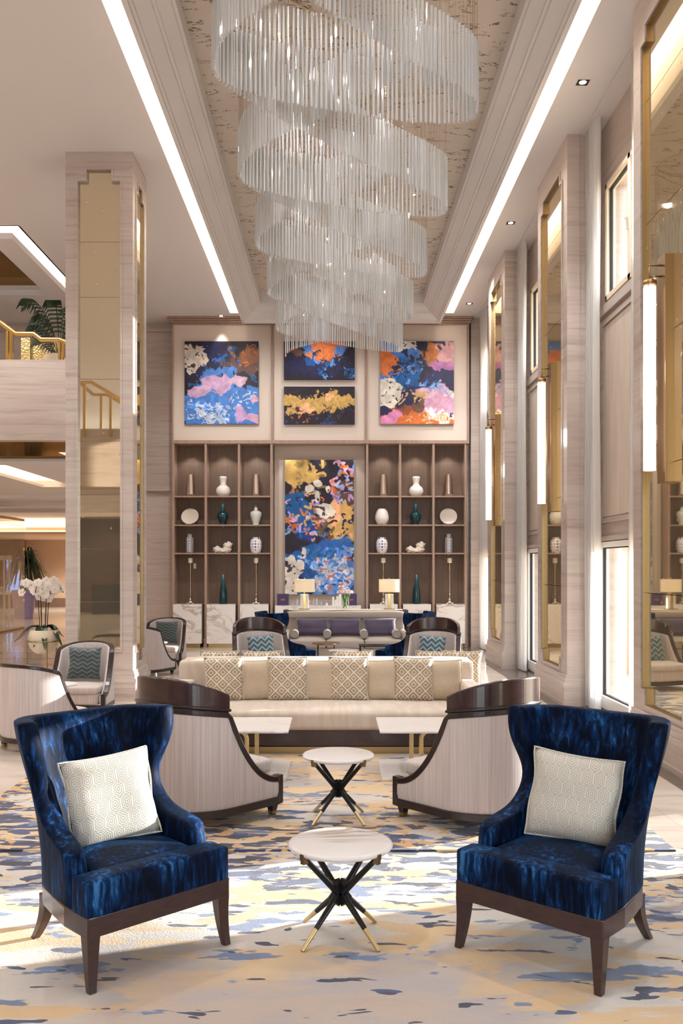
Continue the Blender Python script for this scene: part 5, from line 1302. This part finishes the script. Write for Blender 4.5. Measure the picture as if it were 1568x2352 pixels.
class Art:
    def __init__(s, w, h, ppm, seed, base):
        s.w, s.h = w, h; s.W, s.H = int(w * ppm), int(h * ppm); s.seed = seed; s.r = random.Random(seed)
        s.u, s.v = np.meshgrid(np.linspace(0, 1, s.W), np.linspace(0, 1, s.H)); s.asp = h / w
        s.nz = vnoise(s.H, s.W, 7, seed); s.n2 = vnoise(s.H, s.W, 26, seed + 1, 3); s.n3 = vnoise(s.H, s.W, 4, seed + 2, 2)
        s.im = np.zeros((s.H, s.W, 3)); s.im[:] = base
        s.im *= (.85 + .3 * s.n3)[..., None]
    def lay(s, mask, c): s.im = s.im * (1 - mask[..., None]) + np.array(c) * mask[..., None]
    def blob(s, c, cx, cy, rx, ry, rag=.9, soft=.06, a=1.0, ang=0):
        du = s.u - cx; dv = (s.v - cy) * s.asp; ca, sa = math.cos(ang), math.sin(ang); x = du * ca + dv * sa; y = -du * sa + dv * ca
        d = np.sqrt((x / rx) ** 2 + (y / (ry * s.asp)) ** 2) + rag * (s.nz - .5) * 1.6 + rag * .5 * (s.n2 - .5)
        s.lay(np.clip((1 - d) / soft, 0, 1) * a * (.9 + .1 * s.n2), c)
    def crackle(s, cx, cy, rx, ry, c=(226, 216, 204), rag=.9, ang=0):
        s.blob(c, cx, cy, rx, ry, rag, .03, 1, ang)
        hole = vnoise(s.H, s.W, 34, s.seed + 9, 2); du = s.u - cx; dv = s.v - cy
        m = ((hole > .69) & ((du / (rx * .92)) ** 2 + (dv / (ry * .92)) ** 2 < 1)).astype(float); s.lay(m * .85, (40, 32, 40))
    def dab(s, c, cx, cy, size, bend, ang, a=.95):
        """one comma shaped brush mark"""
        R_ = size * .42; pts = []
        for k in range(7):
            t_ = k / 6 - .5; x = size * 1.5 * t_; y = bend * size * (t_ * t_ * 4 - .5)
            pts.append((cx + x * math.cos(ang) - y * math.sin(ang), cy + (x * math.sin(ang) + y * math.cos(ang)) / s.asp))
        i0 = max(0, int((cx - 2.2 * size) * s.W)); i1 = min(s.W, int((cx + 2.2 * size) * s.W) + 2); j0 = max(0, int((cy - 2.2 * size / s.asp) * s.H)); j1 = min(s.H, int((cy + 2.2 * size / s.asp) * s.H) + 2)
        if i1 <= i0 or j1 <= j0: return
        u = s.u[j0:j1, i0:i1]; v = s.v[j0:j1, i0:i1]; m = np.zeros_like(u)
        for x, y in pts:
            d = np.sqrt((u - x) ** 2 + ((v - y) * s.asp) ** 2) / R_ + .7 * (s.n2[j0:j1, i0:i1] - .5); m = np.maximum(m, np.clip((1 - d) / .18, 0, 1))
        k = .82 + .36 * s.n2[j0:j1, i0:i1]; cc = np.clip(np.array(c)[None, None] * k[..., None], 0, 255)
        m = (m * a)[..., None]; s.im[j0:j1, i0:i1] = s.im[j0:j1, i0:i1] * (1 - m) + cc * m
    def dabs(s, n, x0, x1, y0, y1, cols, size=.03, a=.92):
        for _ in range(n): s.dab(s.r.choice(cols), s.r.uniform(x0, x1), s.r.uniform(y0, y1), size * s.r.uniform(.6, 1.3), s.r.uniform(-1.2, 1.2), s.r.uniform(0, 6.28), a)
    def hang(s, label, xc, zc, y, depth=.05):
        # drag the wet paint about a little, then let the brush texture through
        wx = (vnoise(s.H, s.W, 9, s.seed + 31, 3) - .5) * .11 * s.W; wy = (vnoise(s.H, s.W, 9, s.seed + 32, 3) - .5) * .11 * s.W
        jj, ii = np.mgrid[0:s.H, 0:s.W]; a = np.clip(jj + wy, 0, s.H - 1).astype(int); b = np.clip(ii + wx, 0, s.W - 1).astype(int)
        s.im = s.im[a, b] * (.80 + .40 * vnoise(s.H, s.W, 18, s.seed + 33, 4))[..., None]
        nx, ny = s.W, s.H; X = np.linspace(-s.w / 2, s.w / 2, nx); Z = np.linspace(s.h / 2, -s.h / 2, ny); gx, gz = np.meshgrid(X, Z)
        vs = np.stack([gx.ravel(), np.full(nx * ny, -depth), gz.ravel()], 1)
        i = np.arange(nx * ny).reshape(ny, nx); q = np.stack([i[:-1, :-1], i[1:, :-1], i[1:, 1:], i[:-1, 1:]], -1).reshape(-1, 4)
        me = bpy.data.meshes.new('canvas'); me.from_pydata(vs.tolist(), [], q.tolist())
        c = np.clip(s.im / 255, 0, 1).reshape(-1, 3); l = np.where(c <= .04045, c / 12.92, ((c + .055) / 1.055) ** 2.4)
        at = me.color_attributes.new('Col', 'FLOAT_COLOR', 'POINT'); at.data.foreach_set('color', np.concatenate([l, np.ones((len(l), 1))], 1).astype(np.float32).ravel())
        me.materials.append(M['canvas'])
        t = thing('abstract_painting', label, 'painting', (xc, y, zc), 0, 'abstract canvases on the shelving wall')
        o = bpy.data.objects.new('canvas', me); COL.objects.link(o); o.parent = t
        MB().box(-s.w / 2, s.w / 2, -depth + .001, 0, -s.h / 2, s.h / 2).build('stretcher', M['canvas_edge'], t)
g = G('oil_paint'); at = g.n('ShaderNodeAttribute', attribute_name='Col'); g.set(color=at.outputs['Color'], rough=.45, spec=.3); M['canvas'] = g.m
M['canvas_edge'] = plain('canvas_edge', S(50, 44, 66), rough=.7)
NAVY, INK, BLUE, SKY, AZ = (34, 36, 84), (36, 28, 40), (72, 128, 208), (150, 180, 226), (20, 92, 158)
PINK, LIL, ORG, GOLD, PEACH, WHT, BRN = (214, 164, 190), (190, 150, 214), (212, 112, 52), (204, 164, 92), (244, 178, 134), (228, 224, 228), (108, 74, 60)
AY = BY + .008
# left canvas
p = Art(1.653, 1.855, 118, 3, INK)
p.blob(NAVY, .3, .25, .5, .3, 1, .3, .8); p.blob(BRN, .85, .28, .32, .2, 1.1, .15, .9); p.blob((150, 92, 50), .92, .2, .2, .12, 1.2, .2, .8)
p.dabs(60, .25, .75, .05, .45, [AZ, NAVY, (60, 110, 190), INK], .035); p.dabs(25, .6, 1, .05, .4, [ORG, BRN, (150, 90, 60)], .03)
p.blob(BLUE, .5, .82, .75, .42, .75, .05); p.blob(BLUE, .5, .42, .22, .10, 1, .06); p.dabs(26, 0, 1, .40, .58, [INK, AZ, (40, 110, 170)], .03)
p.blob((202, 160, 196), .44, .50, .22, .10, .8, .1); p.blob((208, 168, 198), .16, .60, .2, .07, .8, .1); p.blob((214, 178, 200), .75, .48, .16, .06, .8, .1)
p.blob(PINK, .93, .70, .1, .05, .8, .1); p.blob((196, 156, 200), .76, .88, .1, .11, .8, .1); p.blob(PINK, .94, .92, .1, .06, .8, .1)
p.dabs(150, .2, .62, .76, 1, [(214, 218, 232), (176, 196, 230), BLUE], .028); p.dabs(50, 0, .3, .68, .95, [(214, 218, 232), BLUE], .025); p.dabs(24, .6, 1, .58, .8, [(200, 210, 232)], .02)
p.crackle(.11, .20, .17, .2, (222, 210, 196), .8)
p.hang('square blue and pink abstract canvas under the single ceiling spot', -2.524, 5.94, AY)
# centre pair
p = Art(1.59, .858, 118, 8, INK)
p.blob(NAVY, .3, .6, .6, .4, 1, .3, .7); p.blob(AZ, .4, .5, .12, .22, 1, .15, .8); p.blob(BLUE, .38, .14, .14, .2, .9, .05); p.blob((104, 136, 208), .5, .5, .06, .12, .9, .05)
p.blob(ORG, .62, .18, .22, .26, .9, .05); p.blob((220, 124, 60), .36, .33, .06, .08, 1, .05); p.blob(BRN, .15, .22, .14, .14, 1.1, .15); p.blob(BLUE, .78, .25, .08, .1, 1, .06); p.blob(AZ, .95, .82, .13, .1, .9, .08)
p.dabs(30, .5, 1, .4, .95, [AZ, (90, 150, 214), NAVY, INK], .03)
p.hang('wide dark blue and orange canvas partly behind the chandelier', -.331, 6.438, AY)
p = Art(1.59, .849, 118, 12, (44, 36, 44))
p.dabs(40, 0, 1, .6, 1, [(80, 60, 62), INK, (52, 70, 120)], .03); p.blob(GOLD, .48, .48, .34, .24, .85, .04); p.blob(GOLD, .1, .36, .24, .14, .8, .04); p.blob(GOLD, .86, .36, .16, .14, .8, .04); p.blob(GOLD, .68, .18, .05, .12, .9, .04)
p.blob(GOLD, .1, .66, .1, .07, 1, .05); p.blob(PEACH, .32, .62, .10, .13, .9, .05); p.blob(PEACH, .62, .28, .06, .06, .9, .05); p.dabs(10, .05, .4, .6, .95, [ORG, INK], .03); p.dabs(5, .58, .7, .42, .55, [INK, BRN], .02)
p.hang('wide dark canvas with a band of gold', -.331, 5.428, AY)
# right canvas
p = Art(1.653, 1.855, 118, 17, (42, 38, 78))
p.blob(INK, .55, .18, .22, .3, 1, .3, .8); p.blob(BLUE, .15, .15, .3, .22, .9, .08); p.blob(AZ, .3, .36, .2, .2, 1, .2, .9); p.blob(BLUE, .08, .42, .16, .08, .9, .06); p.blob(ORG, .08, .28, .16, .13, .9, .04)
p.dabs(70, .15, .75, .2, .58, [AZ, (110, 150, 214), NAVY, INK, (60, 100, 170)], .028); p.blob((196, 118, 56), .72, .14, .14, .16, .9, .2); p.blob((210, 160, 164), .9, .16, .2, .18, .9, .15); p.blob((186, 120, 176), .85, .30, .16, .07, 1, .1)
p.blob((150, 84, 50), .4, .9, .5, .16, 1, .2); p.blob((216, 116, 58), .55, .98, .5, .16, .8, .08); p.blob(PINK, .82, .72, .3, .17, .8, .06); p.blob((228, 178, 190), .62, .62, .14, .08, .8, .06); p.blob((224, 140, 188), .15, .93, .17, .09, .6, .06, ang=-.5)
p.dabs(14, .28, .6, .54, .8, [(222, 178, 130), GOLD], .03); p.blob(BRN, .52, .76, .1, .08, 1, .1); p.blob(GOLD, .53, .64, .08, .04, .9, .05); p.dabs(60, .62, .84, .84, .93, [(244, 240, 240), WHT], .028); p.dabs(26, .82, 1, .88, .97, [(244, 240, 240), (240, 200, 170)], .028); p.dabs(22, .38, 1, .88, 1, [(240, 190, 140), (232, 170, 120)], .025)
p.dabs(16, .55, .9, .50, .62, [(120, 170, 230), SKY], .028); p.dabs(8, .85, 1, .6, .66, [WHT], .03); p.crackle(.1, .64, .17, .19, (226, 216, 200), .7); p.crackle(.36, .04, .14, .07, (224, 214, 208), .8)
p.hang('square canvas of pink, orange and blue nearest the windows', 1.86, 5.94, AY)
# tall centre canvas
p = Art(1.567, 3.063, 112, 23, INK)
p.blob(GOLD, .08, .06, .34, .14, .9, .06); p.dabs(26, .2, .55, .0, .26, [(150, 124, 72), GOLD, INK, (120, 98, 60)], .055); p.blob(BRN, .9, .26, .22, .12, 1.1, .2, .8)
p.blob(AZ, .18, .40, .34, .15, 1, .15, .9); p.blob((30, 70, 150), .3, .5, .3, .12, 1.1, .2, .8); p.dabs(46, .68, 1, .0, .34, [LIL, SKY, (110, 150, 216), ORG, (196, 100, 60), INK, PINK], .045)
p.dabs(80, 0, .55, .22, .58, [SKY, BLUE, AZ, ORG, (212, 112, 60), PINK, LIL, NAVY, GOLD], .045)
p.blob((216, 172, 100), .80, .46, .17, .15, .8, .05); p.blob(PEACH, .70, .38, .07, .09, .8, .05); p.blob(GOLD, .85, .55, .14, .06, .9, .05); p.dabs(26, .68, 1, .38, .62, [GOLD, PEACH, INK, (150, 160, 210)], .04); p.dabs(24, .4, .7, .4, .6, [INK, (110, 96, 56), BRN], .045)
p.blob((38, 96, 172), .6, .72, .5, .12, .9, .15); p.blob((96, 140, 216), .75, .88, .55, .18, .8, .12); p.dabs(110, .25, 1, .66, 1, [BLUE, (96, 140, 216), SKY, (110, 150, 220), AZ, (176, 200, 236)], .05)
p.dabs(70, .45, 1, .72, 1, [(206, 216, 238), WHT, (190, 160, 206), PEACH, (196, 110, 90), (176, 196, 234)], .036); p.dabs(14, .3, .7, .62, .72, [AZ, (60, 110, 180)], .045); p.blob((22, 74, 140), .3, .84, .16, .07, 1, .15, .9)
for a_ in ((.06, .90, .16, .13), (.20, .80, .06, .05), (.27, .69, .04, .045), (.09, .73, .04, .02), (.36, .22, .06, .03), (.48, .18, .06, .03), (.46, .28, .06, .05), (.54, .36, .12, .06), (.64, .23, .035, .025), (.52, .41, .04, .02), (.33, .43, .04, .02)): p.crackle(*a_, rag=.8)
p.hang('tall abstract canvas of blue, black and gold in the centre niche', -.333, 2.715, 20.875, .055)
# ------------------------------------------------------------------ daylight, camera
sc = bpy.context.scene
sun = lamp('SUN', 'sun', (20, 10, 8), 11, (1, .97, .93)); sun.data.angle = math.radians(.6)
el = math.radians(11.3); d = Vector((.9415 * math.cos(el), .337 * math.cos(el), math.sin(el)))
sun.rotation_euler = d.to_track_quat('Z', 'Y').to_euler()
w = bpy.data.worlds.new('daylight'); sc.world = w; w.use_nodes = True
bg = w.node_tree.nodes['Background']; bg.inputs[0].default_value = (.85, .93, 1, 1); bg.inputs[1].default_value = 4.6

cam = bpy.data.cameras.new('camera'); co = bpy.data.objects.new('camera', cam); COL.objects.link(co)
cam.sensor_fit = 'AUTO'; cam.sensor_width = 36; cam.lens = 2100 / 2352 * 36
cam.shift_x = (784 - 767) / 2352; cam.shift_y = (1303 - 1176) / 2352
co.location = (0, 0, 1.8); co.rotation_euler = (PI / 2, 0, 0); cam.clip_end = 200
sc.camera = co
sc.view_settings.view_transform = 'Standard'; sc.view_settings.look = 'None'; sc.view_settings.gamma = 1; sc.view_settings.exposure = .42
c = sc.cycles
c.use_denoising = True; c.max_bounces = 8; c.diffuse_bounces = 4; c.glossy_bounces = 5; c.transmission_bounces = 6; c.transparent_max_bounces = 24; c.sample_clamp_indirect = 4; c.caustics_reflective = False; c.caustics_refractive = False
